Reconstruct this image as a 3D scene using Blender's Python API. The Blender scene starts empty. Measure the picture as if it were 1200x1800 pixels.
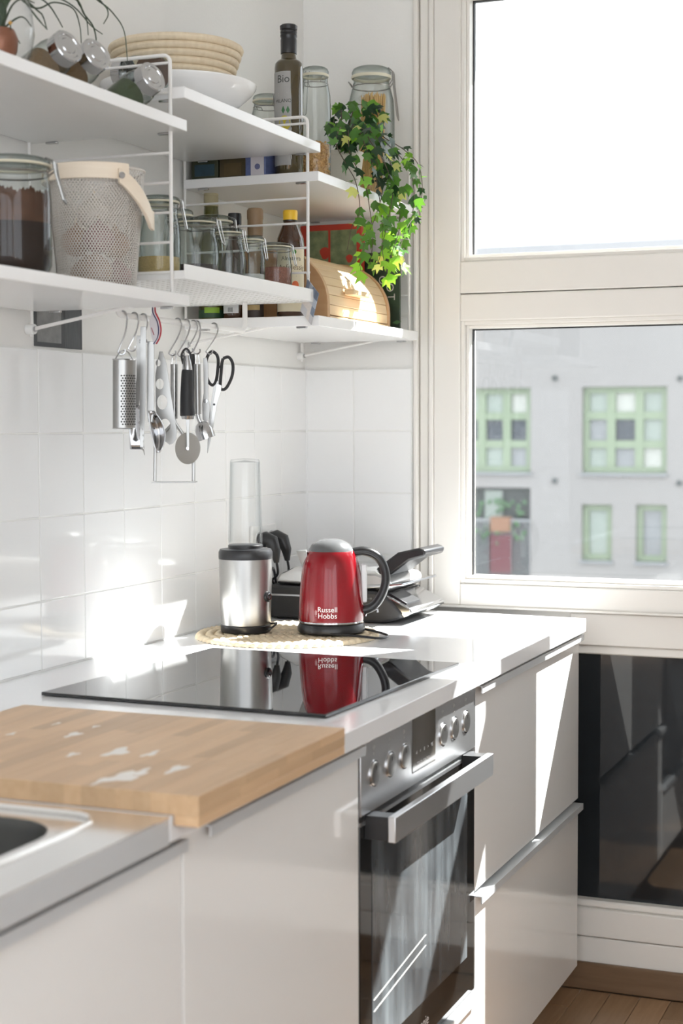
import bpy, bmesh, math, random
from mathutils import Vector, Matrix
random.seed(7)
scene = bpy.context.scene
COL = scene.collection
PI = math.pi

# ------------------------------------------------------------------ camera
F_PX = 2826.65
YAW, PITCH, ROLL = 0.3843912, 0.0532168, -0.0027112
CAM = Vector((1.5674655, -3.6457806, 1.3565712))
FW = Vector((-math.sin(YAW) * math.cos(PITCH), math.cos(YAW) * math.cos(PITCH), -math.sin(PITCH)))
_r = Vector((math.cos(YAW), math.sin(YAW), 0.0))
_u = _r.cross(FW)
RT = _r * math.cos(ROLL) + _u * math.sin(ROLL)
UP = -_r * math.sin(ROLL) + _u * math.cos(ROLL)
cam_data = bpy.data.cameras.new('camera')
cam_data.sensor_fit = 'VERTICAL'
cam_data.sensor_height = 36.0
cam_data.sensor_width = 24.0
cam_data.lens = F_PX / 1800.0 * 36.0
cam_data.clip_start = 0.05
cam_data.clip_end = 300
cam_data.dof.use_dof = True
cam_data.dof.focus_distance = 3.25
cam_data.dof.aperture_fstop = 5.0
cam = bpy.data.objects.new('camera', cam_data)
COL.objects.link(cam)
cam.matrix_world = Matrix(((RT.x, UP.x, -FW.x, CAM.x), (RT.y, UP.y, -FW.y, CAM.y), (RT.z, UP.z, -FW.z, CAM.z), (0, 0, 0, 1)))
scene.camera = cam

# ------------------------------------------------------------------ world, sun, exposure
world = bpy.data.worlds.new('sky')
scene.world = world
world.use_nodes = True
wn = world.node_tree.nodes
wl = world.node_tree.links
wn['Background'].inputs['Color'].default_value = (0.90, 0.95, 1.0, 1)
wn['Background'].inputs['Strength'].default_value = 1.8
sun_data = bpy.data.lights.new('sun', 'SUN')
sun_data.energy = 17.0
sun_data.angle = math.radians(0.53)
sun_data.color = (1.0, 0.98, 0.95)
sun = bpy.data.objects.new('sun', sun_data)
COL.objects.link(sun)
SUN_DIR = Vector((-0.535, -0.847, -1.0)).normalized()
sun.rotation_euler = SUN_DIR.to_track_quat('-Z', 'Y').to_euler()
sun.location = (3, 5, 7)
scene.view_settings.view_transform = 'Standard'
scene.view_settings.look = 'None'
scene.view_settings.exposure = 0.95
scene.view_settings.gamma = 1.0
scene.view_settings.use_curve_mapping = False
scene.cycles.max_bounces = 10
scene.cycles.diffuse_bounces = 6
scene.cycles.glossy_bounces = 5
scene.cycles.transmission_bounces = 6
scene.cycles.transparent_max_bounces = 32
scene.cycles.caustics_reflective = False
scene.cycles.caustics_refractive = False
scene.cycles.sample_clamp_indirect = 6.0
scene.cycles.use_denoising = True


# ------------------------------------------------------------------ helpers
def at(u, v, x=None, y=None, z=None):
    """point where the sight line of a photo pixel meets a plane x=, y= or z= of the room"""
    d = FW + RT * ((u - 600) / F_PX) + UP * ((900 - v) / F_PX)
    k, val = (0, x) if x is not None else (1, y) if y is not None else (2, z)
    return CAM + d * ((val - CAM[k]) / d[k])


class MB:
    def __init__(self):
        self.v = []
        self.f = []
        self.m = []

    def add(self, vs, fs, mi=0):
        b = len(self.v)
        self.v += [tuple(p) for p in vs]
        self.f += [tuple(b + i for i in q) for q in fs]
        self.m += [mi] * len(fs)
        return self

    def box(self, x0, x1, y0, y1, z0, z1, mi=0, M=None):
        vs = [Vector((x, y, z)) for z in (z0, z1) for y in (y0, y1) for x in (x0, x1)]
        if M is not None:
            vs = [M @ p for p in vs]
        return self.add(vs, [(0, 2, 3, 1), (4, 5, 7, 6), (0, 1, 5, 4), (2, 6, 7, 3), (0, 4, 6, 2), (1, 3, 7, 5)], mi)

    def lathe(self, prof, o=(0, 0, 0), n=32, M=None, mi=0, closed=False, sx=1.0, sy=1.0):
        o = Vector(o)
        rings = []
        vs = []
        for r, z in prof:
            if r < 1e-6:
                rings.append([len(vs)])
                vs.append(Vector((0, 0, z)))
            else:
                rings.append(list(range(len(vs), len(vs) + n)))
                vs += [Vector((r * sx * math.cos(2 * PI * k / n), r * sy * math.sin(2 * PI * k / n), z)) for k in range(n)]
        if M is not None:
            vs = [M @ p for p in vs]
        vs = [p + o for p in vs]
        fs = []
        pairs = list(zip(rings[:-1], rings[1:]))
        if closed:
            pairs.append((rings[-1], rings[0]))
        for a, b in pairs:
            for k in range(n):
                k2 = (k + 1) % n
                if len(a) == 1 and len(b) == 1:
                    continue
                if len(a) == 1:
                    fs.append((a[0], b[k2], b[k]))
                elif len(b) == 1:
                    fs.append((a[k], a[k2], b[0]))
                else:
                    fs.append((a[k], a[k2], b[k2], b[k]))
        return self.add(vs, fs, mi)

    def cyl(self, a, b, r, r2=None, n=16, mi=0):
        a = Vector(a)
        b = Vector(b)
        d = b - a
        M = d.to_track_quat('Z', 'Y').to_matrix()
        r2 = r if r2 is None else r2
        return self.lathe([(0, 0), (r, 0), (r2, d.length), (0, d.length)], a, n, M, mi)

    def tube(self, pts, r, n=8, closed=False, mi=0, flat=1.0, flat_dir=None):
        pts = [Vector(p) for p in pts]
        N = len(pts)
        rr = r if isinstance(r, (list, tuple)) else [r] * N
        T = []
        for i in range(N):
            if closed:
                t = pts[(i + 1) % N] - pts[i - 1]
            else:
                t = pts[min(i + 1, N - 1)] - pts[max(i - 1, 0)]
            T.append(t.normalized() if t.length > 1e-9 else Vector((0, 0, 1)))
        nrm = Vector(flat_dir) if flat_dir else (Vector((0, 0, 1)) if abs(T[0].z) < 0.9 else Vector((1, 0, 0)))
        vs = []
        for i in range(N):
            if flat_dir:
                nrm = Vector(flat_dir)
            nrm = (nrm - T[i] * nrm.dot(T[i])).normalized()
            bi = T[i].cross(nrm)
            for k in range(n):
                a = 2 * PI * (k + 0.5) / n
                vs.append(pts[i] + nrm * (math.cos(a) * rr[i] * flat) + bi * (math.sin(a) * rr[i]))
        fs = []
        for i in range(N if closed else N - 1):
            j = (i + 1) % N
            for k in range(n):
                k2 = (k + 1) % n
                fs.append((i * n + k, i * n + k2, j * n + k2, j * n + k))
        if not closed:
            fs.append(tuple(range(n))[::-1])
            fs.append(tuple((N - 1) * n + k for k in range(n)))
        return self.add(vs, fs, mi)

    def prism(self, poly, o, ux, uy, t, mi=0, holes=None):
        """extrude a 2D outline (in ux,uy from o) by t along ux x uy, both ways by t/2"""
        o, ux, uy = Vector(o), Vector(ux), Vector(uy)
        nz = ux.cross(uy).normalized()
        bm = bmesh.new()
        loops = [poly] + (holes or [])
        edges = []
        for lp in loops:
            vv = [bm.verts.new(o + ux * a + uy * b - nz * (t / 2)) for a, b in lp]
            edges += [bm.edges.new((vv[i], vv[(i + 1) % len(vv)])) for i in range(len(vv))]
        res = bmesh.ops.triangle_fill(bm, use_beauty=True, use_dissolve=False, edges=edges)
        faces = [g for g in res['geom'] if isinstance(g, bmesh.types.BMFace)]
        ex = bmesh.ops.extrude_face_region(bm, geom=faces)
        for g in ex['geom']:
            if isinstance(g, bmesh.types.BMVert):
                g.co += nz * t
        bmesh.ops.recalc_face_normals(bm, faces=bm.faces)
        bm.verts.index_update()
        self.add([q.co.copy() for q in bm.verts], [tuple(q.index for q in fc.verts) for fc in bm.faces], mi)
        bm.free()
        return self

    def grid(self, fn, nu, nv, mi=0, wrap=False):
        vs = [fn(i / nu, j / nv) for j in range(nv + 1) for i in range(nu + 1)]
        fs = []
        for j in range(nv):
            for i in range(nu):
                a = j * (nu + 1) + i
                fs.append((a, a + 1, a + nu + 2, a + nu + 1))
        return self.add(vs, fs, mi)

    def mesh(self, name, mats, smooth=40):
        me = bpy.data.meshes.new(name)
        me.from_pydata(self.v, [], self.f)
        for m in (mats if isinstance(mats, (list, tuple)) else [mats]):
            me.materials.append(m)
        me.polygons.foreach_set('material_index', self.m)
        if smooth:
            me.polygons.foreach_set('use_smooth', [True] * len(me.polygons))
            me.update()
            me.set_sharp_from_angle(angle=math.radians(smooth))
        me.update()
        return me

    def build(self, name, mats, parent=None, smooth=40, bevel=0, seg=2, fix=True):
        if fix:
            bm = bmesh.new()
            me0 = bpy.data.meshes.new('t')
            me0.from_pydata(self.v, [], self.f)
            me0.polygons.foreach_set('material_index', self.m)
            bm.from_mesh(me0)
            bmesh.ops.recalc_face_normals(bm, faces=bm.faces)
            bm.to_mesh(me0)
            bm.free()
            me = me0
            me.name = name
            for m in (mats if isinstance(mats, (list, tuple)) else [mats]):
                me.materials.append(m)
            if smooth:
                me.polygons.foreach_set('use_smooth', [True] * len(me.polygons))
                me.update()
                me.set_sharp_from_angle(angle=math.radians(smooth))
            me.update()
        else:
            me = self.mesh(name, mats, smooth)
        return link(name, me, parent, bevel, seg)


def link(name, me, parent=None, bevel=0, seg=2):
    o = bpy.data.objects.new(name, me)
    COL.objects.link(o)
    if parent is not None:
        o.parent = parent
        o.matrix_parent_inverse = WORLD_INV.get(parent.name, Matrix.Identity(4))
    if bevel:
        b = o.modifiers.new('bevel', 'BEVEL')
        b.width = bevel
        b.segments = seg
        b.limit_method = 'ANGLE'
        b.angle_limit = math.radians(35)
    return o


WORLD_INV = {}


def tag(o, label=None, cat=None, group=None, kind=None):
    if label:
        o['label'] = label
    if cat:
        o['category'] = cat
    if group:
        o['group'] = group
    if kind:
        o['kind'] = kind
    return o


def thing(name, label, cat, loc=(0, 0, 0), group=None, kind=None):
    """an Empty at the thing's base; its parts are modelled in world coordinates"""
    o = bpy.data.objects.new(name, None)
    o.empty_display_size = 0.03
    o.location = loc
    COL.objects.link(o)
    WORLD_INV[o.name] = Matrix.Translation(-Vector(loc))
    return tag(o, label, cat, group, kind)


def struct(name, mb, m, label, cat, parent=None, **k):
    o = mb.build(name, m, parent, **k)
    if parent is None:
        tag(o, label, cat, kind='structure')
    return o


def text_mesh(name, body, size, m, fn, parent, align='CENTER'):
    """flat lettering; fn maps the text plane (a,b) to a point in the room"""
    c = bpy.data.curves.new(name, 'FONT')
    c.body = body
    c.size = size
    c.align_x = align
    c.align_y = 'CENTER'
    c.resolution_u = 3
    c.space_line = 0.85
    t = bpy.data.objects.new('t', c)
    COL.objects.link(t)
    bpy.context.view_layer.update()
    me = bpy.data.meshes.new_from_object(t.evaluated_get(bpy.context.evaluated_depsgraph_get()))
    bpy.data.objects.remove(t)
    for q in me.vertices:
        q.co = fn(q.co.x, q.co.y)
    me.materials.clear()
    me.materials.append(m)
    me.name = name
    return link(name, me, parent)


def arc(c, r, a0, a1, n, ax=Vector((1, 0, 0)), ay=Vector((0, 0, 1))):
    c, ax, ay = Vector(c), Vector(ax), Vector(ay)
    return [c + ax * (r * math.cos(a0 + (a1 - a0) * i / n)) + ay * (r * math.sin(a0 + (a1 - a0) * i / n)) for i in range(n + 1)]


def spline(pts, n=8):
    P = [Vector(p) for p in pts]
    P = [P[0] * 2 - P[1]] + P + [P[-1] * 2 - P[-2]]
    out = []
    for i in range(1, len(P) - 2):
        for k in range(n):
            t = k / n
            a, b, c, d = P[i - 1], P[i], P[i + 1], P[i + 2]
            out.append(0.5 * ((2 * b) + (c - a) * t + (2 * a - 5 * b + 4 * c - d) * t * t + (3 * b - a - 3 * c + d) * t ** 3))
    out.append(P[-2])
    return out


def rrect(x0, x1, y0, y1, r, n=6):
    out = []
    for cx, cy, a in ((x1 - r, y1 - r, 0), (x0 + r, y1 - r, PI / 2), (x0 + r, y0 + r, PI), (x1 - r, y0 + r, 1.5 * PI)):
        out += [(cx + r * math.cos(a + PI / 2 * k / n), cy + r * math.sin(a + PI / 2 * k / n)) for k in range(n + 1)]
    return out


# ------------------------------------------------------------------ materials
def pm(name, col, rough=0.5, metal=0.0, var=0.04, scale=30, bump=0.0, stretch=(1, 1, 1), spec=0.5, coat=0.0, rnd=0.0,
       trans=0.0, subs=0.0, col2=None, bscale=None, ior=1.5):
    m = bpy.data.materials.new(name)
    m.use_nodes = True
    N, L = m.node_tree.nodes, m.node_tree.links
    b = N['Principled BSDF']
    b.inputs['Roughness'].default_value = rough
    b.inputs['Metallic'].default_value = metal
    b.inputs['Specular IOR Level'].default_value = spec
    b.inputs['Coat Weight'].default_value = coat
    b.inputs['Coat Roughness'].default_value = 0.05
    b.inputs['Transmission Weight'].default_value = trans
    b.inputs['IOR'].default_value = ior
    tc = N.new('ShaderNodeTexCoord')
    mp = N.new('ShaderNodeMapping')
    mp.inputs['Scale'].default_value = stretch
    L.new(tc.outputs['Object'], mp.inputs['Vector'])
    nz = N.new('ShaderNodeTexNoise')
    nz.inputs['Scale'].default_value = scale
    nz.inputs['Detail'].default_value = 4
    L.new(mp.outputs['Vector'], nz.inputs['Vector'])
    mx = N.new('ShaderNodeMix')
    mx.data_type = 'RGBA'
    c = Vector(col)
    c2 = Vector(col2) if col2 else c
    mx.inputs[6].default_value = (*(c * (1 - var)), 1)
    mx.inputs[7].default_value = (*[min(1, q) for q in c2 * (1 + var)], 1)
    L.new(nz.outputs['Fac'], mx.inputs[0])
    outc = mx.outputs[2]
    if rnd:
        oi = N.new('ShaderNodeObjectInfo')
        hsv = N.new('ShaderNodeHueSaturation')
        mr = N.new('ShaderNodeMapRange')
        mr.inputs['To Min'].default_value = 1 - rnd
        mr.inputs['To Max'].default_value = 1 + rnd
        L.new(oi.outputs['Random'], mr.inputs['Value'])
        L.new(mr.outputs['Result'], hsv.inputs['Value'])
        L.new(outc, hsv.inputs['Color'])
        outc = hsv.outputs['Color']
    L.new(outc, b.inputs['Base Color'])
    if bump:
        n2 = nz
        if bscale:
            n2 = N.new('ShaderNodeTexNoise')
            n2.inputs['Scale'].default_value = bscale
            L.new(mp.outputs['Vector'], n2.inputs['Vector'])
        bp = N.new('ShaderNodeBump')
        bp.inputs['Strength'].default_value = bump
        bp.inputs['Distance'].default_value = 0.002
        L.new(n2.outputs['Fac'], bp.inputs['Height'])
        L.new(bp.outputs['Normal'], b.inputs['Normal'])
    return m


def thin_glass(name, tint=(0.96, 0.985, 0.975), edge=(0.55, 0.64, 0.60), ior=1.5, rough=0.0, dirt=0.0, dirt_scale=40):
    """clear glass: tinted straight-through light, deeper tint where the path is oblique, mirror by Fresnel"""
    m = bpy.data.materials.new(name)
    m.use_nodes = True
    N, L = m.node_tree.nodes, m.node_tree.links
    N.remove(N['Principled BSDF'])
    out = N['Material Output']
    tr = N.new('ShaderNodeBsdfTransparent')
    gl = N.new('ShaderNodeBsdfGlossy')
    gl.inputs['Roughness'].default_value = rough
    lw = N.new('ShaderNodeLayerWeight')
    lw.inputs['Blend'].default_value = 0.5
    p5 = N.new('ShaderNodeMath')
    p5.operation = 'POWER'
    p5.inputs[1].default_value = 5.0
    L.new(lw.outputs['Facing'], p5.inputs[0])
    f0 = ((ior - 1) / (ior + 1)) ** 2
    fr = N.new('ShaderNodeMath')
    fr.operation = 'MULTIPLY_ADD'
    fr.inputs[1].default_value = 1 - f0
    fr.inputs[2].default_value = f0
    L.new(p5.outputs[0], fr.inputs[0])
    pw = N.new('ShaderNodeMath')
    pw.operation = 'POWER'
    pw.inputs[1].default_value = 2.0
    L.new(lw.outputs['Facing'], pw.inputs[0])
    mx = N.new('ShaderNodeMix')
    mx.data_type = 'RGBA'
    mx.inputs[6].default_value = (*tint, 1)
    mx.inputs[7].default_value = (*edge, 1)
    L.new(pw.outputs[0], mx.inputs[0])
    L.new(mx.outputs[2], tr.inputs['Color'])
    ms = N.new('ShaderNodeMixShader')
    L.new(fr.outputs[0], ms.inputs['Fac'])
    L.new(tr.outputs[0], ms.inputs[1])
    L.new(gl.outputs[0], ms.inputs[2])
    last = ms
    if dirt:
        df = N.new('ShaderNodeBsdfDiffuse')
        df.inputs['Color'].default_value = (0.8, 0.8, 0.8, 1)
        tc = N.new('ShaderNodeTexCoord')
        vo = N.new('ShaderNodeTexVoronoi')
        vo.inputs['Scale'].default_value = dirt_scale
        L.new(tc.outputs['Object'], vo.inputs['Vector'])
        nz = N.new('ShaderNodeTexNoise')
        nz.inputs['Scale'].default_value = 6
        L.new(tc.outputs['Object'], nz.inputs['Vector'])
        r1 = N.new('ShaderNodeMapRange')
        r1.inputs['From Min'].default_value = 0.10
        r1.inputs['From Max'].default_value = 0.04
        r1.inputs['To Max'].default_value = 0.35
        L.new(vo.outputs['Distance'], r1.inputs['Value'])
        mu = N.new('ShaderNodeMath')
        mu.operation = 'MULTIPLY_ADD'
        mu.inputs[1].default_value = dirt
        L.new(nz.outputs['Fac'], mu.inputs[0])
        L.new(r1.outputs['Result'], mu.inputs[2])
        m2 = N.new('ShaderNodeMixShader')
        L.new(mu.outputs[0], m2.inputs['Fac'])
        L.new(ms.outputs[0], m2.inputs[1])
        L.new(df.outputs[0], m2.inputs[2])
        last = m2
    L.new(last.outputs[0], out.inputs['Surface'])
    return m


def wood(name, c1, c2, rough=0.45, scale=6, stretch=(14, 1, 14), rnd=0.12, bump=0.05, coat=0.0):
    return pm(name, c1, rough, var=0.0, col2=c2, scale=scale, stretch=stretch, rnd=rnd, bump=bump, coat=coat)


def translucent(name, col, back=0.45, var=0.2):
    m = bpy.data.materials.new(name)
    m.use_nodes = True
    N, L = m.node_tree.nodes, m.node_tree.links
    b = N['Principled BSDF']
    b.inputs['Roughness'].default_value = 0.35
    out = N['Material Output']
    tc = N.new('ShaderNodeTexCoord')
    nz = N.new('ShaderNodeTexNoise')
    nz.inputs['Scale'].default_value = 60
    L.new(tc.outputs['Object'], nz.inputs['Vector'])
    mx = N.new('ShaderNodeMix')
    mx.data_type = 'RGBA'
    mx.inputs[6].default_value = (*(Vector(col) * (1 - var)), 1)
    mx.inputs[7].default_value = (*(Vector(col) * (1 + var)), 1)
    L.new(nz.outputs['Fac'], mx.inputs[0])
    oi = N.new('ShaderNodeObjectInfo')
    hsv = N.new('ShaderNodeHueSaturation')
    mr = N.new('ShaderNodeMapRange')
    mr.inputs['To Min'].default_value = 0.6
    mr.inputs['To Max'].default_value = 1.35
    L.new(oi.outputs['Random'], mr.inputs['Value'])
    L.new(mr.outputs['Result'], hsv.inputs['Value'])
    L.new(mx.outputs[2], hsv.inputs['Color'])
    L.new(hsv.outputs['Color'], b.inputs['Base Color'])
    tl = N.new('ShaderNodeBsdfTranslucent')
    tcol = Vector((col[0] * 2.2, col[1] * 1.8, col[2] * 0.9))
    tl.inputs['Color'].default_value = (*[min(1, q) for q in tcol], 1)
    ms = N.new('ShaderNodeMixShader')
    ms.inputs['Fac'].default_value = back
    L.new(b.outputs[0], ms.inputs[1])
    L.new(tl.outputs[0], ms.inputs[2])
    L.new(ms.outputs[0], out.inputs['Surface'])
    return m


M_PLASTER = pm('plaster', (0.82, 0.81, 0.79), 0.85, var=0.02, scale=8, bump=0.15, bscale=180)
M_GROUT = pm('grout', (0.82, 0.82, 0.80), 0.9, var=0.05, scale=60)
M_TILE = pm('wall_tile', (0.86, 0.86, 0.86), 0.07, var=0.012, scale=5, bump=0.03, bscale=14, rnd=0.01)
M_FRAME = pm('window_paint', (0.80, 0.77, 0.73), 0.38, var=0.02, scale=12, bump=0.04, bscale=60)
M_CEIL = pm('ceiling_paint', (0.86, 0.86, 0.85), 0.9, var=0.01)
M_GLASS = thin_glass('window_glass', (0.96, 0.97, 0.97), (0.85, 0.9, 0.9), 1.45, dirt=0.035, dirt_scale=70)
M_BLACKGLASS = pm('dark_glass', (0.015, 0.018, 0.021), 0.035, var=0.1, spec=0.5)
M_FLOORBASE = pm('floor_base', (0.20, 0.13, 0.08), 0.5, var=0.1)
M_PARQUET = wood('parquet_oak', (0.20, 0.115, 0.06), (0.35, 0.22, 0.125), 0.30, 5, (16, 1.5, 16), 0.28, 0.03)
M_SKIRT = wood('skirting_oak', (0.13, 0.075, 0.04), (0.22, 0.135, 0.078), 0.4, 5, (1.5, 12, 14), 0.0)
M_WORKTOP = pm('white_worktop', (0.84, 0.845, 0.86), 0.13, var=0.01, scale=90)
M_FRONT = pm('gloss_front', (0.87, 0.86, 0.845), 0.10, var=0.008, scale=4, coat=0.3)
M_CARC = pm('carcass', (0.78, 0.78, 0.77), 0.5, var=0.02)
M_ALU = pm('aluminium', (0.66, 0.68, 0.70), 0.38, 0.35, var=0.05, scale=40, stretch=(40, 1, 40))
M_STEEL = pm('brushed_steel', (0.50, 0.495, 0.485), 0.30, 1.0, var=0.06, scale=60, stretch=(1, 1, 40))
M_STEELH = pm('brushed_steel_flat', (0.72, 0.725, 0.74), 0.36, 1.0, var=0.05, scale=60, stretch=(40, 1, 40))
M_SINK = pm('sink_steel', (0.88, 0.87, 0.855), 0.18, 0.9, var=0.03, scale=50, stretch=(1, 20, 1))
M_CHROME = pm('chrome', (0.50, 0.50, 0.51), 0.10, 1.0, var=0.03)
M_TOOL = pm('tool_steel', (0.35, 0.345, 0.335), 0.28, 1.0, var=0.05, scale=50)
M_BLACK = pm('black_plastic', (0.016, 0.016, 0.018), 0.32, var=0.2)
M_BLACKM = pm('black_matte', (0.022, 0.022, 0.024), 0.55, var=0.2, bump=0.1, bscale=200)
M_HOB = pm('hob_glass', (0.006, 0.006, 0.007), 0.02, var=0.2, ior=1.65)
M_RED = pm('red_enamel', (0.20, 0.003, 0.008), 0.16, var=0.12, scale=14, coat=0.25, spec=0.4)
M_WHITEMETAL = pm('white_wire', (0.80, 0.785, 0.765), 0.35, var=0.02)
M_SHELF = pm('shelf_white', (0.83, 0.825, 0.82), 0.22, var=0.012, scale=10)
M_JARGLASS = thin_glass('jar_glass', (0.94, 0.96, 0.95), (0.16, 0.23, 0.20), 1.5)
M_CLEAR = thin_glass('clear_plastic', (0.985, 0.988, 0.988), (0.78, 0.81, 0.82), 1.3)
M_RUBBER = pm('pale_rubber', (0.70, 0.66, 0.52), 0.55, var=0.06)
M_BIRCH = wood('birch_band', (0.78, 0.66, 0.52), (0.86, 0.76, 0.63), 0.45, 6, (3, 3, 30), 0.0)
M_MESHW = pm('mesh_wire', (0.55, 0.515, 0.47), 0.45, var=0.04)
M_RATTAN = wood('rattan', (0.60, 0.49, 0.34), (0.78, 0.68, 0.52), 0.6, 20, (6, 6, 2), 0.10, 0.3)
M_CERAMIC = pm('white_glaze', (0.84, 0.84, 0.84), 0.10, var=0.01)
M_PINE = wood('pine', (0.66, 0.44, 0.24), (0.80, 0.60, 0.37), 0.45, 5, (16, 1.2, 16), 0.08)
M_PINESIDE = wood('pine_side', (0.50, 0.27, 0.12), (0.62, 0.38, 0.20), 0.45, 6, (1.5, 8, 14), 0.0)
M_BAMBOO = wood('bamboo', (0.52, 0.33, 0.185), (0.66, 0.46, 0.28), 0.42, 6, (20, 1.4, 20), 0.14, 0.04)
M_STRAW = wood('straw_braid', (0.55, 0.42, 0.26), (0.80, 0.70, 0.53), 0.75, 60, (1, 1, 1), 0.15, 0.6)
M_WHITE = pm('white_plastic', (0.82, 0.82, 0.81), 0.3, var=0.01)
M_WHITEINK = pm('white_print', (0.82, 0.82, 0.82), 0.5, var=0.01)
M_GREYINK = pm('grey_print', (0.45, 0.44, 0.42), 0.5, var=0.01)
M_DARKINK = pm('dark_print', (0.03, 0.035, 0.03), 0.5, var=0.01)
M_PAPER = pm('label_paper', (0.34, 0.335, 0.325), 0.6, var=0.12, scale=25)
M_CREAM = pm('cream_label', (0.74, 0.66, 0.48), 0.6, var=0.05, scale=25)
M_OLIVEGLASS = pm('olive_glass', (0.060, 0.040, 0.006), 0.06, var=0.25, scale=8, coat=0.8, trans=0.25)
M_AMBER = pm('amber_glass', (0.060, 0.020, 0.006), 0.06, var=0.2, scale=8, coat=0.8, trans=0.2)
M_GREENB = pm('green_bottle', (0.10, 0.10, 0.015), 0.07, var=0.2, scale=8, coat=0.8, trans=0.2)
M_YELLOW = pm('yellow_cap', (0.85, 0.52, 0.03), 0.4, var=0.03)
M_TERRA = pm('copper', (0.26, 0.105, 0.06), 0.35, 0.4, var=0.15)

# ------------------------------------------------------------------ the room
FLOOR_Z = 0.035
CEIL_Z = 2.75
ROOM_X1, ROOM_Y0 = 2.75, -5.6

floor = struct('floor', MB().box(-0.15, ROOM_X1 + .15, ROOM_Y0 - .15, 0.30, -0.12, FLOOR_Z - 0.006), M_FLOORBASE, 'brown oak parquet floor in front of the cabinets', 'floor')
pk = {w: MB().box(-0.0345, 0.0345, -w + .0006, -.0006, -0.006, 0.0).build('plank', M_PARQUET, floor, bevel=0.0008, seg=1) for w in (0.12, 0.24, 0.36)}
fresh = set(pk)
for i in range(30):
    y = 0.003
    for j in range(7):
        w = (0.12, 0.24, 0.36)[(i * 2 + i // 3) % 3] if j == 0 else 0.36
        if w in fresh:
            p = pk[w]
            fresh.discard(w)
        else:
            p = pk[w].copy()
            COL.objects.link(p)
            p.parent = floor
        p.location = (0.66 + i * 0.07, y, FLOOR_Z)
        y -= w
wall_rest = MB().box(0.6, ROOM_X1, ROOM_Y0, -2.4, FLOOR_Z - 0.006, FLOOR_Z - 0.0005)
wall_rest.build('plank_field', M_PARQUET, floor)

struct('ceiling', MB().box(-0.15, ROOM_X1 + .15, ROOM_Y0 - .15, 0.30, CEIL_Z, CEIL_Z + .12), M_CEIL, 'plain white ceiling above the kitchen', 'ceiling')
wall_left = struct('wall_left', MB().box(-0.15, -0.006, ROOM_Y0, 0.006, -0.12, CEIL_Z), M_PLASTER, 'white plaster wall carrying the shelves above white tiles', 'wall')
wall_back = struct('wall_back', MB().box(-0.15, 0.279, 0.006, 0.30, -0.12, CEIL_Z).box(0.279, ROOM_X1 + .15, 0.02, 0.30, 2.47, CEIL_Z), M_PLASTER, 'white plaster wall around the window, beside the shelf end', 'wall')
RM = MB()                                       # right wall with one wide unseen opening, added to bring more sky light in
for y0, y1, z0, z1 in ((ROOM_Y0, -5.3, -0.12, CEIL_Z), (-3.2, 0.30, -0.12, CEIL_Z), (-5.3, -3.2, -0.12, 0.75), (-5.3, -3.2, 2.6, CEIL_Z)):
    RM.box(ROOM_X1, ROOM_X1 + .15, y0, y1, z0, z1)
struct('wall_right', RM, M_PLASTER, 'plain white wall on the far side of the room', 'wall')
# the rear wall has two tall unseen openings, added for sky fill
rw = MB()
for x0, x1 in ((-0.15, 0.05), (1.30, 1.42), (2.65, 2.90)):
    rw.box(x0, x1, ROOM_Y0 - .15, ROOM_Y0, -0.12, CEIL_Z)
for x0, x1 in ((0.05, 1.30), (1.42, 2.65)):
    rw.box(x0, x1, ROOM_Y0 - .15, ROOM_Y0, -0.12, 0.12)
    rw.box(x0, x1, ROOM_Y0 - .15, ROOM_Y0, 2.65, CEIL_Z)
struct('wall_rear', rw, M_PLASTER, 'white rear wall with two tall openings added for sky fill', 'wall')

# tiles: each one its own piece, 150 mm grid
ROWS = [(0.9215, 1.0453), (1.0453, 1.1953), (1.1953, 1.3453), (1.3453, 1.4953)]
J = 0.0013
grout_l = MB().box(-0.006, -0.0012, -2.55, 0.0, 0.70, 1.4953).build('grout', M_GROUT, wall_left)
grout_b = MB().box(0.0, 0.2772, 0.0012, 0.006, 0.70, 1.4953).build('grout', M_GROUT, wall_back)


def tile_set(parent, axis, spans):
    cache = {}
    for (a0, a1) in spans:
        for (z0, z1) in ROWS:
            key = (round(a1 - a0, 4), round(z1 - z0, 4))
            w, h = a1 - a0 - 2 * J, z1 - z0 - 2 * J
            if key not in cache:
                mb = MB()
                if axis == 'x':
                    mb.box(-0.004, 0, -w / 2, w / 2, -h / 2, h / 2)
                else:
                    mb.box(-w / 2, w / 2, 0, 0.004, -h / 2, h / 2)
                o = mb.build('tile', M_TILE, parent, bevel=0.0012, seg=2)
                cache[key] = o
            else:
                o = cache[key].copy()
                COL.objects.link(o)
                o.parent = parent
            m = (a0 + a1) / 2
            zc = (z0 + z1) / 2
            if axis == 'x':
                o.location = (0, m, zc)
                o.rotation_euler = (0, random.uniform(-.002, .002), random.uniform(-.002, .002))
            else:
                o.location = (m, 0, zc)
                o.rotation_euler = (random.uniform(-.002, .002), 0, random.uniform(-.002, .002))


tile_set(wall_left, 'x', [(-0.15 * (i + 1), -0.15 * i) for i in range(17)])
tile_set(wall_back, 'y', [(0.0, 0.125), (0.125, 0.275)])
MB().box(0.0, 0.003, -0.003, 0.0, 0.9215, 1.4953).build('corner_caulk', M_TILE, wall_back)

# window: fixed frame, two sashes with a middle rail, dark panels below
WIN = thing('window_1', 'tall cream-painted wooden window facing the grey apartment building', 'window', (0.40, 0.05, FLOOR_Z), kind='structure')


def wpart(name, boxes, m=M_FRAME, bevel=0.003, parent=WIN):
    mb = MB()
    for b in boxes:
        mb.box(*b)
    return mb.build(name, m, parent, bevel=bevel)


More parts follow.
